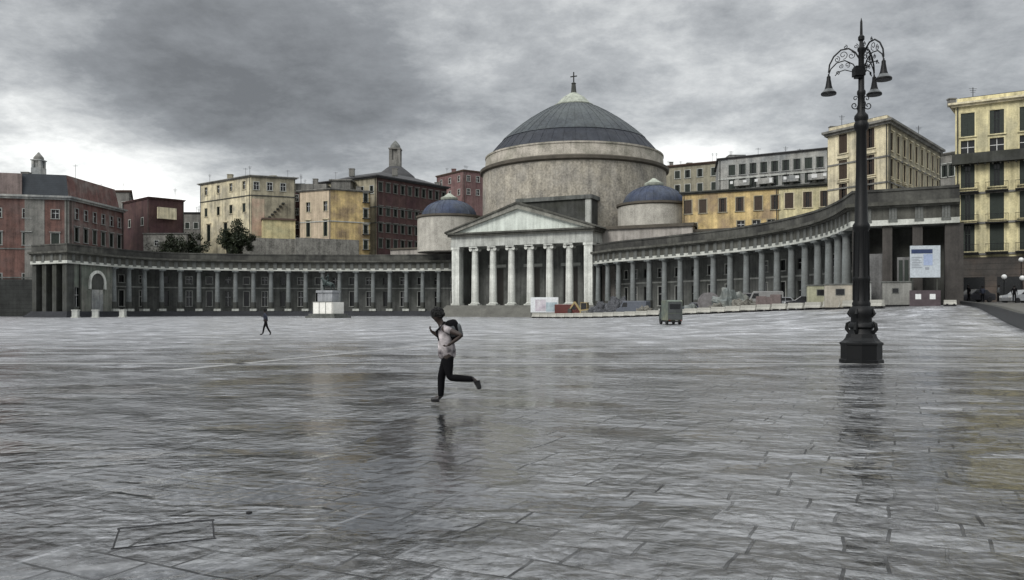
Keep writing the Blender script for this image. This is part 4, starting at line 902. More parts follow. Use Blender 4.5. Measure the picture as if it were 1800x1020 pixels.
def person(label, J, loc, rz=0, sc=1.0, top=SHIRT, bottom=BLK, hair=HAIR, fingers=True, facing=(-1, 0), sub=2, group=None):
    """J: pose, joints in metres; facing: unit vector the face looks towards"""
    root = thing('person', label, 'person', loc, rz, group); root.scale = (sc, sc, sc)
    f = Vector((facing[0], facing[1], 0)).normalized(); sd_ = Vector((-f.y, f.x, 0))
    vs = []; es = []; ix = {}
    def v(n, p, r): ix[n] = len(vs); vs.append((*p, r))
    def e(a, b): es.append((ix[a], ix[b]))
    v('pel', J['pel'], .10); v('sp', J['sp'], .115); v('ch', J['ch'], .125); v('nk', J['nk'], .055); e('pel', 'sp'); e('sp', 'ch'); e('ch', 'nk')
    hd = Vector(J['hd']); up = (hd-Vector(J['nk'])).normalized()
    v('h0', hd-up*.075+f*.02, .065); v('h1', hd, .092); v('h2', hd+up*.07, .078); e('nk', 'h0'); e('h0', 'h1'); e('h1', 'h2')
    v('nose', hd+f*.115-up*.015, .012); e('h1', 'nose')
    for s, k in (('l', 1), ('r', -1)):
        v('ear'+s, hd+sd_*k*.098-up*.01, .016); e('h1', 'ear'+s)
        v('sh'+s, J['sh'+s], .058); e('ch', 'sh'+s)
        v('el'+s, J['el'+s], .042); e('sh'+s, 'el'+s); v('wr'+s, J['wr'+s], .029); e('el'+s, 'wr'+s)
        w_ = Vector(J['wr'+s]); d = (w_-Vector(J['el'+s])).normalized(); v('pa'+s, w_+d*.065, (.036, .022)); e('wr'+s, 'pa'+s)
        if fingers:
            pr = d.cross(Vector((0, 0, 1))); pr = pr.normalized() if pr.length > .1 else Vector((0, 1, 0)); cu = pr.cross(d)*.035
            for q_, (off, ln) in enumerate(((-.028, .062), (-.010, .075), (.010, .070), (.027, .055))):
                n0 = 'f%s%d' % (s, q_); b0 = w_+d*.10+pr*off; v(n0, b0, .010); e('pa'+s, n0); v(n0+'b', b0+d*ln*.6+cu*.6, .0085); e(n0, n0+'b'); v(n0+'c', b0+d*ln*.8+cu*1.5, .0075); e(n0+'b', n0+'c')
            v('t'+s, w_+d*.05+pr*.05-cu*.1, .011); e('pa'+s, 't'+s); v('t2'+s, w_+d*.10+pr*.06+cu*.8, .009); e('t'+s, 't2'+s)
        v('hp'+s, J['hp'+s], .088); e('pel', 'hp'+s); v('kn'+s, J['kn'+s], .056); e('hp'+s, 'kn'+s)
        kn, an = Vector(J['kn'+s]), Vector(J['an'+s]); v('cf'+s, kn.lerp(an, .33), .056); e('kn'+s, 'cf'+s); v('an'+s, an, .036); e('cf'+s, 'an'+s)
        v('ft'+s, an.lerp(Vector(J['to'+s]), .5), .036); e('an'+s, 'ft'+s); v('to'+s, J['to'+s], .026); e('ft'+s, 'to'+s)
    body = skin('body', vs, es, SKIN, root, sub)
    # hair, eyes
    hm = MB(); hc = hd+up*.035-f*.012; hm.blobby(hc, (.108, .108, .10), 32, 22, .07, 3, 9)
    hr = random.Random(5)
    for _ in range(90):
        dd = Vector((hr.gauss(0, 1), hr.gauss(0, 1), abs(hr.gauss(0.2, 1))-.25)).normalized()
        if dd.dot(f) > .6 and dd.dot(up) < .35: continue
        hm.blobby(hc+dd*.103, (.024, .024, .022), 7, 5, .2, _, 3)
    ho = hm.build('hair', hair, root, True)
    em = MB()
    for k in (1, -1): em.blobby(hd+f*.088+sd_*k*.034+up*.008, (.012, .012, .009), 8, 6, 0)
    em.build('eyes', BLK, root, True)
    if top:
        sv = [(*(Vector(J['pel'])-(Vector(J['sp'])-Vector(J['pel'])).normalized()*.07), .172), (*(Vector(J['pel']).lerp(Vector(J['sp']), .5)), .165), (*J['sp'], .152), (*J['ch'], .155), (*(Vector(J['ch']).lerp(Vector(J['nk']), .72)), .075)]; se = [(0, 1), (1, 2), (2, 3), (3, 4)]
        for s in 'lr':
            n0 = len(sv); a = Vector(J['sh'+s]); b = Vector(J['el'+s]); full = J.get('sleeve', .55); sv += [(*a, .072), (*a.lerp(b, min(full, .95)), .058)]; se += [(3, n0), (n0, n0+1)]
            if full >= 1: c = Vector(J['wr'+s]); sv += [(*b, .055), (*b.lerp(c, .9), .042)]; se += [(n0+1, n0+2), (n0+2, n0+3)]
        skin('shirt' if top is SHIRT else 'coat', sv, se, top, root, sub)
    if bottom:
        sv = [(*(Vector(J['pel']).lerp(Vector(J['sp']), .3)), .125), (*(Vector(J['hpl']).lerp(Vector(J['hpr']), .5)), .11)]; se = [(0, 1)]
        for s in 'lr':
            n0 = len(sv); h_, k_, a_ = Vector(J['hp'+s]), Vector(J['kn'+s]), Vector(J['an'+s]); sv += [(*h_.lerp(k_, .12), .098), (*h_.lerp(k_, .5), .085), (*k_, .068), (*k_.lerp(a_, .35), .066), (*k_.lerp(a_, 1.02), .05)]
            se += [(1, n0), (n0, n0+1), (n0+1, n0+2), (n0+2, n0+3), (n0+3, n0+4)]
        skin('trousers', sv, se, bottom, root, sub)
    for s in 'lr':
        a_, t_ = Vector(J['an'+s]), Vector(J['to'+s]); d = (t_-a_); sh_dir = d.normalized(); hl = a_+(a_-Vector(J['kn'+s])).normalized()*.045-sh_dir*.03
        skin('shoe', [(*hl, .052), (*hl.lerp(t_, .5), .052), (*(t_+sh_dir*.02), .042), (*a_, .052)], [(0, 1), (1, 2), (0, 3)], SHOE, root, sub)
    return root
K = .00946
def rp_(px, py, y): return ((px-785)*K, y, (712-py)*K)
run = {'pel': rp_(786, 627, 0), 'sp': rp_(785, 606, 0), 'ch': rp_(782, 586, 0), 'nk': rp_(776, 569, 0), 'hd': rp_(769.5, 555.5, 0),
       'shl': rp_(783, 577, -.165), 'ell': rp_(814, 589, -.27), 'wrl': rp_(797, 601, -.24),
       'shr': rp_(780, 576, .165), 'elr': rp_(779, 600, .20), 'wrr': rp_(764, 588, .15),
       'hpl': rp_(788, 634, -.085), 'knl': rp_(791, 663, -.10), 'anl': rp_(834, 666, -.10), 'tol': rp_(843, 682, -.10),
       'hpr': rp_(785, 634, .085), 'knr': rp_(775, 661, .09), 'anr': rp_(774, 699, .09), 'tor': rp_(758, 703.5, .085), 'sleeve': .45}
RX, RY = P(785, 13.25); runner = person('person running left across the wet square in a pale pink shirt, one leg kicked back', run, (RX, RY, .0), fingers=True)
# dark rucksack on the runner's back
bp_ = thing('rucksack', 'bulky dark rucksack with a grey panel on the running person\'s back', 'rucksack', (RX, RY, 0)); m = MB()
cx_, cz_ = (796.5-785)*K, (712-581)*K; tl = Matrix.Translation((cx_, 0, cz_)) @ Matrix.Rotation(R(-14), 4, 'Y')
def rounded(mb, hx, hy, hz, e, M, n=14):
    vs = []; fs = []; rg = n
    for i in range(rg+1):
        th = math.pi*i/rg
        for j in range(2*n):
            ph = math.pi*j/n; d = (math.sin(th)*math.cos(ph), math.sin(th)*math.sin(ph), math.cos(th))
            vs.append(tuple(h_*math.copysign(abs(c)**e, c) for h_, c in zip((hx, hy, hz), d)))
    for i in range(rg):
        for j in range(2*n): fs.append((i*2*n+j, (i+1)*2*n+j, (i+1)*2*n+(j+1) % (2*n), i*2*n+(j+1) % (2*n)))
    mb.add(vs, fs, M)
rounded(m, .112, .14, .185, .6, tl); m.build('bag', BLK, bp_, True)
m = MB(); rounded(m, .075, .146, .125, .5, tl @ Matrix.Translation((.0, 0, -.01))); rounded(m, .05, .11, .12, .5, tl @ Matrix.Translation((.095, 0, -.03))); m.build('pocket', GRY, bp_, True)
m = MB()
for sy in (-.10, .10): m.tube([tl @ Vector((-.10, sy, .17)), Vector(rp_(779, 572, sy*1.2)), Vector(rp_(768, 582, sy*1.25)), Vector(rp_(772, 597, sy*1.2)), tl @ Vector((-.06, sy, -.17))], .017, 6)
m.build('strap', BLK, bp_, True)
# far walker
wk = {'pel': (0, 0, .93), 'sp': (.0, 0, 1.1), 'ch': (-.02, 0, 1.3), 'nk': (-.03, 0, 1.47), 'hd': (-.05, 0, 1.6), 'shl': (-.02, -.17, 1.40), 'ell': (.16, -.24, 1.18), 'wrl': (.02, -.22, 1.02),
      'shr': (-.02, .17, 1.40), 'elr': (-.12, .22, 1.15), 'wrr': (-.30, .18, 1.22), 'hpl': (.02, -.09, .9), 'knl': (.14, -.10, .50), 'anl': (.36, -.10, .13), 'tol': (.28, -.10, .035),
      'hpr': (0, .09, .9), 'knr': (-.14, .10, .50), 'anr': (-.22, .10, .09), 'tor': (-.40, .10, .04), 'sleeve': 1}
d_ = 48.5; x, y = P(467, d_); person('small distant person in dark clothes hurrying across the square, legs apart', wk, (x, y, 0), sc=.93, top=DBL, sub=1, fingers=True)
st_ = dict(wk); st_.update({'knl': (.02, -.1, .5), 'anl': (.05, -.1, .08), 'tol': (-.13, -.1, .035), 'knr': (0, .1, .5), 'anr': (-.03, .1, .08), 'tor': (-.2, .1, .035), 'elr': (.03, .24, 1.15), 'wrr': (-.03, .24, .93), 'ell': (.03, -.24, 1.15), 'wrl': (-.05, -.24, .93)})

# ------------------------------------------------------------------ equestrian statue on the left of the square
STX, STY = P(577, 139); stt = thing('equestrian_statue', 'dark bronze horse and rider on a stone pedestal boxed in by white boards', 'statue', (STX, STY, 0), R(-24))
m = MB(); m.box(-3.1, 3.1, -2.4, 2.4, -.1, .35); m.box(-2.7, 2.7, -2.0, 2.0, .35, .75); m.build('steps', STONE_M, stt)
m = MB(); m.box(-1.75, 1.75, -1.1, 1.1, .75, 1.2); m.box(-1.55, 1.55, -.95, .95, 1.2, 4.4); m.box(-1.75, 1.75, -1.15, 1.15, 4.4, 4.8); m.build('pedestal', mat('pedestal_grey', (.25, .26, .27), var=.3, streak=.3), stt)
BRZ = mat('dark_bronze', (.03, .042, .04), rough=.5, var=.4, scale=2, metal=.5)
hv = [(0.75, 0, 6.1, .42), (.1, 0, 6.0, .44), (-.65, 0, 6.12, .42), (-1.0, 0, 6.6, .26), (-1.35, 0, 7.05, .18), (-1.75, 0, 6.85, .13), (1.15, 0, 5.95, .1), (1.35, 0, 5.3, .12)]
he = [(0, 1), (1, 2), (2, 3), (3, 4), (4, 5), (0, 6), (6, 7)]
def leg(p, a, b, c, d):
    n0 = len(hv); hv.extend([(*a, .2), (*b, .12), (*c, .075), (*d, .09)]); he.extend([(p, n0), (n0, n0+1), (n0+1, n0+2), (n0+2, n0+3)])
leg(0, (.8, -.25, 5.7), (.68, -.27, 5.3), (.92, -.27, 5.05), (.85, -.27, 4.86)); leg(0, (.85, .25, 5.7), (.95, .27, 5.3), (1.15, .27, 5.05), (1.1, .27, 4.86))
leg(2, (-.7, -.24, 5.7), (-.75, -.25, 5.3), (-.72, -.25, 5.05), (-.78, -.25, 4.86)); leg(2, (-.8, .24, 5.75), (-1.15, .25, 5.6), (-1.1, .25, 5.3), (-1.2, .25, 5.2))
skin('horse', hv, he, BRZ, stt, 2)
rv = [(0, 0, 6.5, .2), (0, 0, 6.9, .2), (-.02, 0, 7.2, .2), (-.04, 0, 7.42, .07), (-.05, 0, 7.6, .13), (-.06, 0, 7.75, .09), (-.05, -.3, 7.25, .1), (-.2, -.42, 6.95, .08), (-.5, -.25, 6.85, .06), (-.05, .3, 7.25, .1), (-.35, .45, 7.15, .08), (-.7, .4, 7.25, .06),
      (-.15, -.38, 6.35, .14), (-.3, -.5, 5.9, .11), (-.2, -.48, 5.5, .08), (-.4, -.48, 5.44, .06), (-.15, .38, 6.35, .14), (-.3, .5, 5.9, .11), (-.2, .48, 5.5, .08), (-.4, .48, 5.44, .06)]
skin('rider', rv, [(0, 1), (1, 2), (2, 3), (3, 4), (4, 5), (2, 6), (6, 7), (7, 8), (2, 9), (9, 10), (10, 11), (0, 12), (12, 13), (13, 14), (14, 15), (0, 16), (16, 17), (17, 18), (18, 19)], BRZ, stt, 2)
hb = thing('hoarding', 'bright white board hoarding round the foot of the statue', 'hoarding', (STX, STY, 0), R(-24)); m = MB()
for s_ in (-1, 1):
    m.box(-2.05, 2.05, s_*1.55-.04, s_*1.55+.04, .76, 2.75); m.box(s_*2.09-.04, s_*2.09+.04, -1.59, 1.59, .76, 2.75)
m.build('panel', mat('hoarding_white', (.74, .73, .68), rough=.6, var=.12, scale=1), hb)
m = MB()
for k in range(4): m.box(-2.06+k*1.353-.03, -2.06+k*1.353+.03, -1.65, -1.595, .76, 2.85)
m.box(-2.15, 2.15, -1.66, -1.50, 2.751, 2.85); m.build('batten', STONE_M, hb)

# ------------------------------------------------------------------ low walls, verge blocks at the left end
bl = thing('stone_bollard', 'pale worn stone block in front of the left pavilion, leftmost of three', 'bollard', (0, 0, 0)); m = MB(); m.box(-.62, .62, -.5, .5, -.1, .18); m.box(-.5, .5, -.4, .4, .18, 1.25); m.box(-.58, .58, -.46, .46, 1.25, 1.45); m.build('block', STONE_L, bl)
bl.location = (*P(133, 141), 0); bl['group'] = 'stone blocks by the left pavilion'
dup(bl, (*P(168, 143), 0), .2, 'pale worn stone block standing directly below the white arch of the left pavilion'); dup(bl, (*P(216, 150), 0), -.1, 'pale worn stone block where the left pavilion meets the first column')

# ------------------------------------------------------------------ barrier line
bm = MB(); bm.prism([(-.30, 0), (.30, 0), (.26, .16), (.12, .34), (.09, .80), (-.09, .80), (-.12, .34), (-.26, .16)], -1.2, 1.2)
RB = Matrix.Rotation(R(90), 4, 'Z'); bm.v = [tuple(RB @ Vector(v)) for v in bm.v]; bmesh_top = MB(); 
a = P(938, 137.5); b = P(1497, 82.5)
def blk(px0, d0, px1, d1):
    a, b = P(px0, d0), P(px1, d1); n = int((b-a).length/2.45); return [(a.lerp(b, (i+.5)/n), math.atan2((b-a).y, (b-a).x)) for i in range(n)]
pts = blk(936, 137.5, 1160, 109)+blk(1160, 109, 1330, 93.5)+blk(1330, 93.5, 1555, 75)
feet = MB(); feet.box(-1.15, 1.15, -.26, .26, -.12, .10); feet.box(-.9, -.5, -.28, .28, .1, .22); feet.box(.5, .9, -.28, .28, .1, .22)  # dark base below the rail
rail = MB(); rail.prism([(-.24, .22), (.24, .22), (.20, .38), (.13, .50), (.11, .82), (-.11, .82), (-.13, .50), (-.20, .38)], -1.222, 1.222); rail.v = [tuple(RB @ Vector(v)) for v in rail.v]
fm, rm = feet.mesh('foot', BLACKR), rail.mesh('rail', BARR)
for i, (p, rz) in enumerate(pts):
    t = thing('barrier', 'cream barrier unit over a dark base in the long straight line fencing the building site', 'barrier', (p.x, p.y, gz(p.x, p.y)), rz+random.uniform(-.012, .012), 'barriers fencing the building site')
    inst('rail', rm, t); inst('foot', fm, t)
p = P(1670, 74); t = thing('barrier', 'single short cream block left on its own beside the right pavilion', 'barrier', (p.x, p.y, gz(*p)), -.3); inst('rail', rm, t).scale = (.42, 1, .7); inst('foot', fm, t).scale = (.42, 1, 1)

# ------------------------------------------------------------------ building site things behind the barriers
def put(name, label, cat, px, d, rz=0, group=None, z=None):
    p = P(px, d); return thing(name, label, cat, (p.x, p.y, gz(*p) if z is None else z), rz, group)
RZB = math.atan2(-62, 31)+0.0
# information banner
t = put('site_banner', 'white and pale blue site banner with pink patch at the left end of the barriers', 'banner', 957, 139, R(-12)); m = MB(); m.box(-2.45, 2.45, -.03, .03, .95, 3.6); pn = m.build('panel', mat('banner_white', (.60, .62, .63), rough=.5, var=.12, scale=.6), t)
m = MB(); m.box(.3, 2.3, -.05, -.034, 1.1, 2.7); m.build('blue_print', mat('banner_blue', (.26, .34, .38), rough=.5, var=.3, scale=.8, col2=(.38, .44, .46)), pn)
m = MB(); m.box(-1.6, .25, -.05, -.034, 1.2, 3.2); m.build('pink_print', mat('banner_pink', (.42, .36, .42), rough=.5, var=.4, scale=.8, col2=(.50, .50, .50)), pn)
m = MB(); 
for x in (-2.4, 0, 2.4): m.bar((x, .06, 0), (x, .06, 3.65), .07); m.bar((x, .06, 2.2), (x, 1.2, 0), .05)
m.build('frame', STONE_D, t)
# vehicles
def vehicle(t, Lg, W, H, prof, paint, glass_poly, wheels, wr=.34, wheelw=.2, extra=None):
    """side profile in xz (front = -x), built across y"""
    m = MB(); m.prism(prof, -W/2, W/2); bo = m.build('body', paint, t)
    bv = bo.modifiers.new('bevel', 'BEVEL'); bv.width = .06; bv.segments = 2
    for gp in glass_poly:
        g_ = MB(); g_.prism(gp, -W/2-.012, W/2+.012); g_.build('window', GLASS, t)
    for wx_ in wheels:
        for sy in (-1, 1):
            q_ = MB(); q_.lathe([(wr*.6, -wheelw/2), (wr*.93, -wheelw/2), (wr, -wheelw*.3), (wr, wheelw*.3), (wr*.93, wheelw/2), (wr*.6, wheelw/2)], 20, M=Matrix.Translation((wx_, sy*(W/2-.06), wr)) @ Matrix.Rotation(R(90), 4, 'X')); wo_ = q_.build('wheel', BLACKR, t, True)
            q_ = MB(); q_.lathe([(.05, -wheelw*.45), (wr*.6, -wheelw*.35), (wr*.6, wheelw*.35), (.05, wheelw*.45)], 14, M=Matrix.Translation((wx_, sy*(W/2-.055), wr)) @ Matrix.Rotation(R(90), 4, 'X')); q_.build('rim', STONE_M, wo_, True)
    for sy in (-1, 1):
        q_ = MB(); x0 = min(p[0] for p in prof); q_.box(x0-.02, x0+.06, sy*W*.36-.13, sy*W*.36+.13, .62, .8); q_.build('headlight', WHITE, t)
CARP = [(-2.0, .25), (2.0, .25), (2.05, .6), (2.0, .95), (1.35, 1.05), (.95, 1.42), (-.3, 1.45), (-.95, .98), (-1.85, .85), (-2.02, .6)]
CARG = [[(1.15, 1.0), (.85, 1.36), (.33, 1.38), (.33, 1.0)], [(.25, 1.0), (.25, 1.38), (-.28, 1.38), (-.78, .98)]]
VANP = [(-2.4, .28), (2.4, .28), (2.42, 2.15), (2.3, 2.3), (-1.3, 2.3), (-1.75, 1.35), (-2.35, 1.1), (-2.45, .6)]
VANG = [[(-1.5, 1.38), (-1.22, 2.05), (-.6, 2.05), (-.6, 1.38)]]
MAROON = mat('maroon_paint', (.085, .018, .014), rough=.3, var=.15, spec=.5); DCAR = mat('black_car_paint', (.018, .018, .022), rough=.25, var=.1, spec=.5); SIL = mat('silver_paint', (.30, .31, .32), rough=.3, var=.1, metal=.3)
t = put('van', 'dark maroon van parked between the banner and the yellow digger', 'van', 1001, 138, R(160)); vehicle(t, 4.8, 1.9, 2.3, VANP, MAROON, VANG, (-1.5, 1.5))
t = put('van', 'grey panel van behind the stone heaps, left of the utility truck', 'van', 1113, 121, R(-30)); vehicle(t, 4.8, 1.9, 2.3, VANP, mat('grey_van_paint', (.09, .10, .12), rough=.35, var=.15), VANG, (-1.5, 1.5))
t = put('car', 'black car on the site near the pale cabins, nose to the left', 'car', 1412, 92, R(-18)); vehicle(t, 4, 1.7, 1.45, CARP, DCAR, CARG, (-1.25, 1.25), .31)
t = put('car', 'silver car half hidden left of the black car', 'car', 1375, 98, R(-14)); vehicle(t, 4, 1.7, 1.45, CARP, SIL, CARG, (-1.25, 1.25), .31)
t = put('car', 'dark parked car beyond the low wall, in front of the yellow palace', 'car', 1712, 88, R(10), z=2.3); vehicle(t, 4, 1.7, 1.45, CARP, DCAR, CARG, (-1.25, 1.25), .31)
t = put('car', 'silver parked car beyond the low wall, nearest to the frame edge', 'car', 1795, 84, R(12), z=2.15); vehicle(t, 4, 1.7, 1.45, CARP, SIL, CARG, (-1.25, 1.25), .31)
t = put('van', 'black van parked behind the tarpaulin pile, right of the cable drum', 'van', 1300, 107.5, R(-24)); vehicle(t, 4.8, 1.9, 2.3, VANP, DCAR, VANG, (-1.5, 1.5))
t = put('car', 'dark blue car parked between the utility truck and the cable drum', 'car', 1222, 110.5, R(-30)); vehicle(t, 4, 1.7, 1.45, CARP, mat('dark_blue_paint', (.02, .025, .05), rough=.3, var=.1, spec=.5), CARG, (-1.25, 1.25), .31)
t = put('van', 'white van standing just left of the silver car on the site', 'van', 1343, 103, R(-20)); vehicle(t, 4.8, 1.9, 2.3, VANP, mat('dull_white_paint', (.22, .22, .215), rough=.4, var=.15), VANG, (-1.5, 1.5))
# utility truck standing in front of the barriers
UT = mat('grey_green_paint', (.10, .12, .10), rough=.5, var=.3, scale=1.5, col2=(.15, .16, .115)); t = put('utility_truck', 'small grey green box truck standing in front of the barrier line', 'truck', 1178, 70.5, R(-84))
t.scale = (.8, .8, .8)
m = MB(); m.prism([(-.55, .45), (1.75, .45), (1.75, 2.55), (1.6, 2.68), (-.45, 2.68), (-.55, 2.55)], -.85, .85); bx_ = m.build('cargo_box', UT, t); bv = bx_.modifiers.new('bevel', 'BEVEL'); bv.width = .04
m = MB(); m.prism([(-1.75, .4), (-.6, .4), (-.6, 2.1), (-1.15, 2.1), (-1.55, 1.35), (-1.78, 1.1)], -.75, .75); m.build('cab', mat('dark_green_paint', (.04, .055, .05), rough=.35, var=.2), t)
m = MB(); m.prism([(-1.45, 1.36), (-1.12, 1.98), (-.75, 1.98), (-.75, 1.36)], -.76, .76); m.build('window', GLASS, t)
m = MB(); m.box(1.75, 1.80, -.78, .78, .55, 1.2); m.box(1.75, 1.79, .03, .75, 1.3, 2.5); m.box(1.75, 1.79, -.75, -.03, 1.3, 2.5); m.build('rear_door', mat('dark_grey_panel', (.06, .065, .065), rough=.5, var=.3), t)
m = MB(); m.box(-1.8, 1.85, -.7, .7, .28, .4); m.build('chassis', BLACKR, t)
for sy in (-.7, .58): m = MB(); m.box(1.8, 1.84, sy, sy+.14, .45, .53); m.build('tail_light', mat('tail_light_red', (.18, .01, .01), rough=.3, var=.1), t)
m = MB(); m.box(1.795, 1.81, -.6, .6, 1.7, 2.25); m.build('rear_window', GLASS, t)
for wx_ in (-1.1, 1.1):
    for sy in (-1, 1):
        q_ = MB(); q_.lathe([(.16, -.1), (.30, -.1), (.32, -.05), (.32, .05), (.30, .1), (.16, .1)], 18, M=Matrix.Translation((wx_, sy*.72, .32)) @ Matrix.Rotation(R(90), 4, 'X')); wo_ = q_.build('wheel', BLACKR, t, True)
        q_ = MB(); q_.lathe([(.04, -.08), (.16, -.06), (.16, .06), (.04, .08)], 12, M=Matrix.Translation((wx_, sy*.73, .32)) @ Matrix.Rotation(R(90), 4, 'X')); q_.build('rim', STONE_M, wo_, True)
# mini digger
DY = mat('digger_yellow', (.30, .235, .11), rough=.45, var=.3, scale=2); t = put('digger', 'small dirty yellow digger right of the maroon van', 'digger', 1029, 136, R(-20))
m = MB(); 
for sy in (-.6, .6): m.prism([(-1.2, .1), (-1.0, 0), (1.0, 0), (1.2, .1), (1.25, .35), (1.05, .55), (-1.05, .55), (-1.25, .35)], sy-.2, sy+.2)
m.build('track', BLACKR, t); m = MB(); m.prism([(-.8, .65), (1.2, .65), (1.25, 1.3), (.5, 1.4), (-.8, 1.2)], -.75, .75); m.build('body', DY, t)
m = MB(); 
for x in (-.7, .45):
    for sy in (-.6, .6): m.bar((x, sy, 1.2), (x*.9, sy, 2.45), .08)
m.box(-.75, .5, -.68, .68, 2.42, 2.52); m.build('cab_frame', DY, t); m = MB(); m.box(-.62, .38, -.56, .56, 1.3, 2.4); m.build('cab_glass', GLASS, t)
m = MB(); m.bar((-.8, 0, 1.0), (-1.9, 0, 2.6), .26, .3); m.bar((-1.9, 0, 2.6), (-2.7, 0, 1.4), .2, .24); m.build('boom', DY, t); m = MB(); m.prism([(-2.95, 1.45), (-2.5, 1.4), (-2.35, .9), (-2.7, .6), (-3.1, .8)], -.35, .35); m.build('bucket', STONE_D, t)
# heaps
HEAP = mat('grey_rubble_heap', (.07, .073, .08), var=.5, scale=1.5, grain=.9, bump=.5, fine=4); TARP = mat('pale_tarpaulin', (.12, .135, .13), rough=.45, var=.3, scale=1, col2=(.16, .165, .145))
SAND = mat('sandy_heap', (.13, .125, .108), var=.4, scale=1.5, grain=.8, bump=.4, fine=4)
for i, (px, d, rx, rz_, mm, lb, cat, nm) in enumerate([(1062, 130, 2.3, 2.2, HEAP, 'grey rubble heap right of the yellow digger', 'heap', 'rubble_heap'), (1088, 127, 2.0, 2.7, HEAP, 'tallest grey rubble heap, left of the grey van', 'heap', 'rubble_heap'),
        (1040, 133.2, 1.5, 1.3, SAND, 'low pale sand heap at the foot of the digger', 'heap', 'sand_heap'), (1134, 113.5, 1.2, 1.4, SAND, 'low pale sand heap at the left of the utility truck', 'heap', 'sand_heap'), (1284, 105, 2.5, 2.5, TARP, 'large pile under a pale green tarpaulin, right of the cable drum', 'covered pile', 'covered_pile'),
        (1312, 99.5, 1.7, 1.5, SAND, 'sandy heap right of the large tarpaulin pile', 'heap', 'sand_heap'), (1262, 102.8, 1.1, 1.0, SAND, 'small sandy heap at the foot of the cable drum', 'heap', 'sand_heap'), (1215, 107.5, 1.1, 1.2, TARP, 'small pile under a crumpled tarpaulin left of the cable drum', 'covered pile', 'covered_pile')]):
    p = P(px, d); m = MB(); m.blobby((0, 0, .0), (rx, rx*.8, rz_), 56, 34, .24, i+3, 2.2); m.v = [tuple(Vector(q_)*(1+.16*noise.noise(Vector(q_)*2.6)+.10*noise.noise(Vector(q_)*6.5))) for q_ in m.v]; m.v = [(a_, b_, max(c_, -.2)) for a_, b_, c_ in m.v]
    o = m.build(nm, mm, None, mm is TARP, (p.x, p.y, gz(*p))); tag(o, lb, cat)
# cable drum
t = put('cable_drum', 'big wooden cable drum standing on edge behind the barriers', 'cable drum', 1246, 106, R(8)); Rx = Matrix.Translation((0, 0, 1.35)) @ Matrix.Rotation(R(90), 4, 'X')
WOODG = mat('grey_wood', (.20, .19, .19), var=.35, scale=2); m = MB(); m.lathe([(.2, -.55), (1.35, -.55), (1.35, -.45), (.2, -.45)], 28, M=Rx); m.build('flange', WOODG, t); m = MB(); m.lathe([(.2, .45), (1.35, .45), (1.35, .55), (.2, .55)], 28, M=Rx); m.build('flange', WOODG, t)
m = MB(); m.lathe([(.19, -.62), (.5, -.6), (.5, -.56), (.19, -.56)], 20, M=Rx); m.lathe([(.19, -.44), (.95, -.44), (.95, .44), (.19, .44)], 28, M=Rx); m.build('cable', BLACKR, t)
# pallet stacks
pal = put('pallet_stack', 'stack of pinkish bricks on pallets, left one of the row near the silver car', 'brick stack', 1338, 97, R(-20), 'brick stacks on the site'); PKB = mat('pinkish_brick', (.15, .12, .115), var=.4, scale=3, grain=.5, courses=.15)
m = MB(); m.box(-.6, .6, -.5, .5, .12, 1.75); m.build('bricks', PKB, pal); m = MB(); m.box(-.65, .65, -.55, .55, .08, .12)
for y in (-.5, 0, .45): m.box(-.65, .65, y-.04, y+.06, -.05, .079)
m.build('pallet', WOODG, pal)
for px, d, lb, sz in ((1352, 96, 'stack of pinkish bricks on pallets, second from the left in its row', .92), (1364, 94.5, 'stack of pinkish bricks on pallets, right one of the row near the silver car', 1.05)):
    p = P(px, d); dup(pal, (p.x, p.y, gz(*p)), R(-20-px % 9), lb, scale=(1, 1, sz))
# site cabins
CAB = mat('cabin_beige', (.34, .32, .27), rough=.6, var=.25, streak=.3, col2=(.28, .25, .2)); 
def cabin(label, px, d, rz, Wd, Dp, H, paint, wins, z0=.15):
    t = put('site_cabin', label, 'cabin', px, d, rz); m = MB(); m.box(-Wd/2, Wd/2, 0, Dp, z0, H); bo = m.build('body', paint, t); bv = bo.modifiers.new('bevel', 'BEVEL'); bv.width = .03
    m = MB(); m.box(-Wd/2-.08, Wd/2+.08, -.08, Dp+.08, H, H+.12); m.build('roof', STONE_M, t)
    for x, z, w_, h_ in wins:
        m = MB(); m.box(x-w_/2-.06, x+w_/2+.06, -.05, -.001, z-.06, z+h_+.06); wn = m.build('window', STONE_M, t); m = MB(); m.box(x-w_/2, x+w_/2, -.07, -.051, z, z+h_); m.build('pane', GLASS, wn)
    m = MB()
    for k in range(int(Wd/.25)-1): m.box(-Wd/2+.2+k*.25, -Wd/2+.26+k*.25, -.02, -.0005, z0+.05, min([w[1] for w in wins]+[H])-.12)
    m.build('ribs', paint, t); m = MB(); m.box(-Wd/2+.1, Wd/2-.1, .1, Dp-.1, -.1, z0-.001); m.build('skids', BLACKR, t); return t
cabin('beige site cabin with one small window directly left of the street lamp', 1474, 80.5, R(-20), 2.6, 2.4, 2.45, CAB, [(.15, 1.45, .75, .55)])
cabin('low yellowish site cabin with a wide dark window left of the beige one', 1441, 86, R(-18), 2.5, 2.2, 2.5, mat('cabin_yellowish', (.33, .33, .23), rough=.6, var=.25, streak=.3), [(.3, 1.5, 1.1, .55)])
cabin('narrow pale cabin right against the lamp post base, in front of the pavilion', 1521, 79.2, R(-24), 1.1, 1.2, 2.5, GREYW, [(-.1, 1.5, .3, .5)])
cabin('grey metal cabin with a reddish window under the right pavilion', 1578, 77.5, R(-24), 2.7, 2.2, 2.35, mat('cabin_grey', (.19, .19, .175), rough=.6, var=.3, streak=.3), [(-.2, 1.35, .5, .4)])
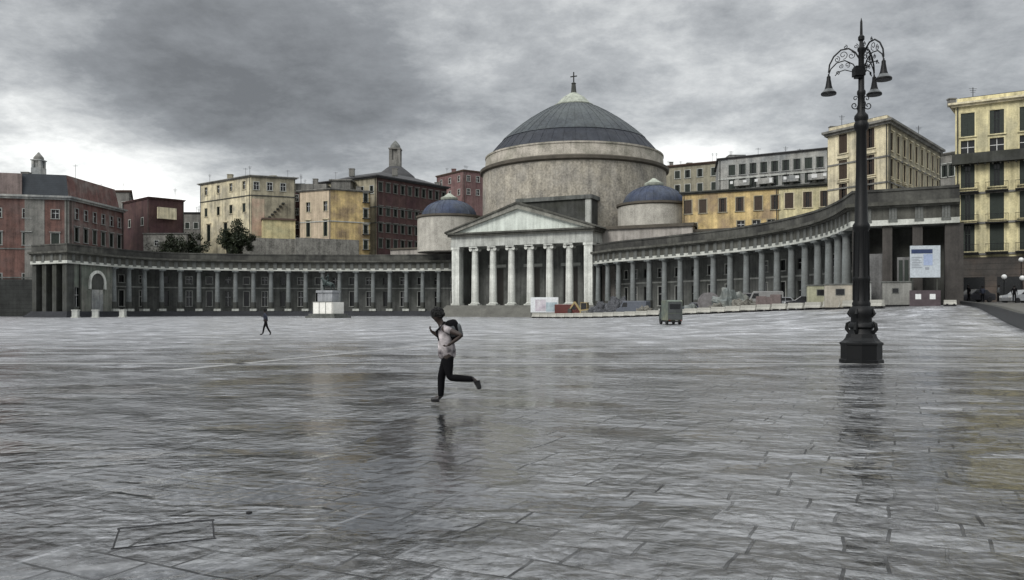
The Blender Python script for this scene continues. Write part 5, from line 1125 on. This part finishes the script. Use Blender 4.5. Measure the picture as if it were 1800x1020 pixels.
# billboard
t = put('billboard', 'large white notice board with dark blue heading on the right pavilion', 'notice board', 1626, 76.5, R(-10)); g0 = t.location.z; zb = Z(488, 76.5)-g0; z1 = Z(432, 76.5)-g0
m = MB(); m.box(-1.35, 1.35, -.06, .02, zb, z1); pn = m.build('panel', mat('notice_white', (.42, .46, .49), rough=.45, var=.12, scale=.7), t)
m = MB(); m.box(-1.25, .65, -.075, -.062, z1-.75, z1-.35); m.build('heading', mat('dark_blue_print', (.03, .045, .10), rough=.5, var=.2), pn)
m = MB(); m.box(-.15, .65, -.075, -.062, z1-1.9, z1-.82); m.build('blue_block', mat('pale_blue_print', (.30, .36, .50), rough=.5, var=.2), pn)
m = MB(); 
for k in range(7): m.box(-1.2, -.3-.12*(k % 3), -.075, -.062, zb+.95+k*.16, zb+1.0+k*.16)
m.box(.0, .35, -.075, -.062, zb+.75, zb+1.0); m.build('printed_lines', mat('grey_print', (.25, .27, .30), rough=.5, var=.2), pn)
m = MB()
for x in (-1.1, 1.1): m.bar((x, .08, -.1), (x, .08, z1), .12)
m.build('post', STONE_D, t)
m_ = MB(); m_.box(-1.35, 1.35, -.03, .03, 0, 1.5)
t = put('site_fence', 'dull purple brown mesh fence panel with two white notices below the notice board', 'fence', 1626, 75.8, R(-14)); m_.build('panel', mat('purple_brown_mesh', (.07, .055, .06), var=.3, scale=2), t)
for x in (-.6, .65): m = MB(); m.box(x-.25, x+.25, -.05, -.031, .65, 1.15); m.build('notice', WHITE, t)

# ------------------------------------------------------------------ raised street at the right edge
wl = [(44.8, 80.5), (40.5, 69), (36, 59), (32.2, 50.5), (29.5, 44), (27.5, 38.5), (26.5, 34)]; tops = [2.45, 2.1, 1.75, 1.32, 1.18, 1.15, 1.15]
t = thing('low_wall', 'dark low stone retaining wall running along the right edge of the square', 'wall', (*wl[0], 0)); m = MB(); cp = MB()
for i in range(len(wl)-1):
    (x0, y0), (x1, y1) = wl[i], wl[i+1]
    def pr(o, z0a, z0b, za, zb_, mb):
        d = Vector((x1-x0, y1-y0)).normalized(); r = Vector((d.y, -d.x)); vs = []
        for (x, y, a_, b_) in ((x0, y0, z0a, za), (x1, y1, z0b, zb_)):
            for oo, zz_ in ((o[0], a_), (o[1], a_), (o[1], b_), (o[0], b_)): vs.append((x+r.x*oo-wl[0][0], y+r.y*oo-wl[0][1], zz_))
        mb.add(vs, [(0, 1, 2, 3), (7, 6, 5, 4), (0, 4, 5, 1), (1, 5, 6, 2), (2, 6, 7, 3), (3, 7, 4, 0)])
    pr((-.35, .0), -.3, -.3, tops[i]-.12, tops[i+1]-.12, m); pr((-.42, .06), tops[i]-.119, tops[i+1]-.119, tops[i], tops[i+1], cp)
m.build('wall_body', mat('wet_dark_stone', (.022, .024, .026), rough=.4, var=.4, scale=1), t); cp.build('coping', MATS['wet_dark_stone'], t)
m = MB(); bl_ = [(53.0, 101), (60, 98), (66, 94), (72, 90), (78, 86), (84, 80), (92, 70)]
for (x, y), z_, (bx, by) in zip(wl, tops, bl_):
    for k in range(7): f_ = k/6; m.v.append((x+.36+(bx-x-.36)*f_, y+(by-y)*f_, (z_-.06)*(1-f_)+2.45*f_))
m.f = [(j*7+i, j*7+i+1, (j+1)*7+i+1, (j+1)*7+i) for j in range(len(wl)-1) for i in range(6)]
tag(m.build('pavement', mat('wet_street', (.075, .073, .07), rough=.45, var=.35, scale=.5, spec=.4)), kind='structure')
base = None
for i, (px, d, lb, cl_) in enumerate(((1703, 80, 'person in a dark coat standing beyond the low wall, left of the others', BLK), (1727, 84, 'person in dark blue standing beyond the low wall, between two others', DBL), (1755, 80, 'person in a grey coat standing beyond the low wall', GRY), (1783, 82, 'person in black beyond the low wall, near the frame edge', BLK))):
    p = P(px, d); person(lb, st_, (p.x, p.y, 2.3-.02), rz=i*1.3, top=cl_, sub=1, group='people on the raised street', fingers=True)
def globe_lamp(px, py, d, label):
    p = P(px, d); z_ = Z(py, d); t = thing('lamp_post', label, 'lamp post', (p.x, p.y, 2.3), 0, 'globe lamps by the shops'); m = MB(); m.lathe([(.12, -.1), (.12, .2), (.05, .3), (.04, z_-2.3-.3), (.09, z_-2.3-.22)], 12); m.build('pole', IRON, t, True)
    m = MB(); m.blobby((0, 0, z_-2.3), (.27, .27, .27), 16, 12, 0); m.build('globe', WHITE, t, True)
globe_lamp(1765, 487, 86, 'white globe lamp in front of the dark shops, left one of the lower two'); globe_lamp(1797, 489, 85, 'white globe lamp in front of the dark shops, right one of the lower two'); globe_lamp(1795, 457, 90, 'white globe lamp in front of the dark shops, the highest')
# loose stone slab / hatch set in the foreground paving
p = P(291.5, 5.66); t = thing('hatch_cover', 'large rectangular stone hatch cover in the foreground paving', 'hatch cover', (p.x, p.y, 0), R(22)); m = MB(); m.box(-.31, .31, -.25, .25, -.05, .003); m.build('slab', PAVE, t)
m = MB(); 
for q_ in ((-.33, .33, .251, .285), (-.33, .33, -.258, -.252), (-.322, -.312, -.251, .25), (.312, .322, -.251, .25)): m.box(q_[0], q_[1], q_[2], q_[3], -.05, .005)
m.build('frame', BLACKR, t)
p = P(438, 6.25); m = MB(); m.lathe([(.001, .0), (.022, .001), (.024, .012), (.015, .016), (.001, .016)], 12); tag(m.build('paving_stud', BLACKR, None, True, (p.x, p.y, -.004)), 'small dark stud in the paving right of the hatch cover', 'stud')
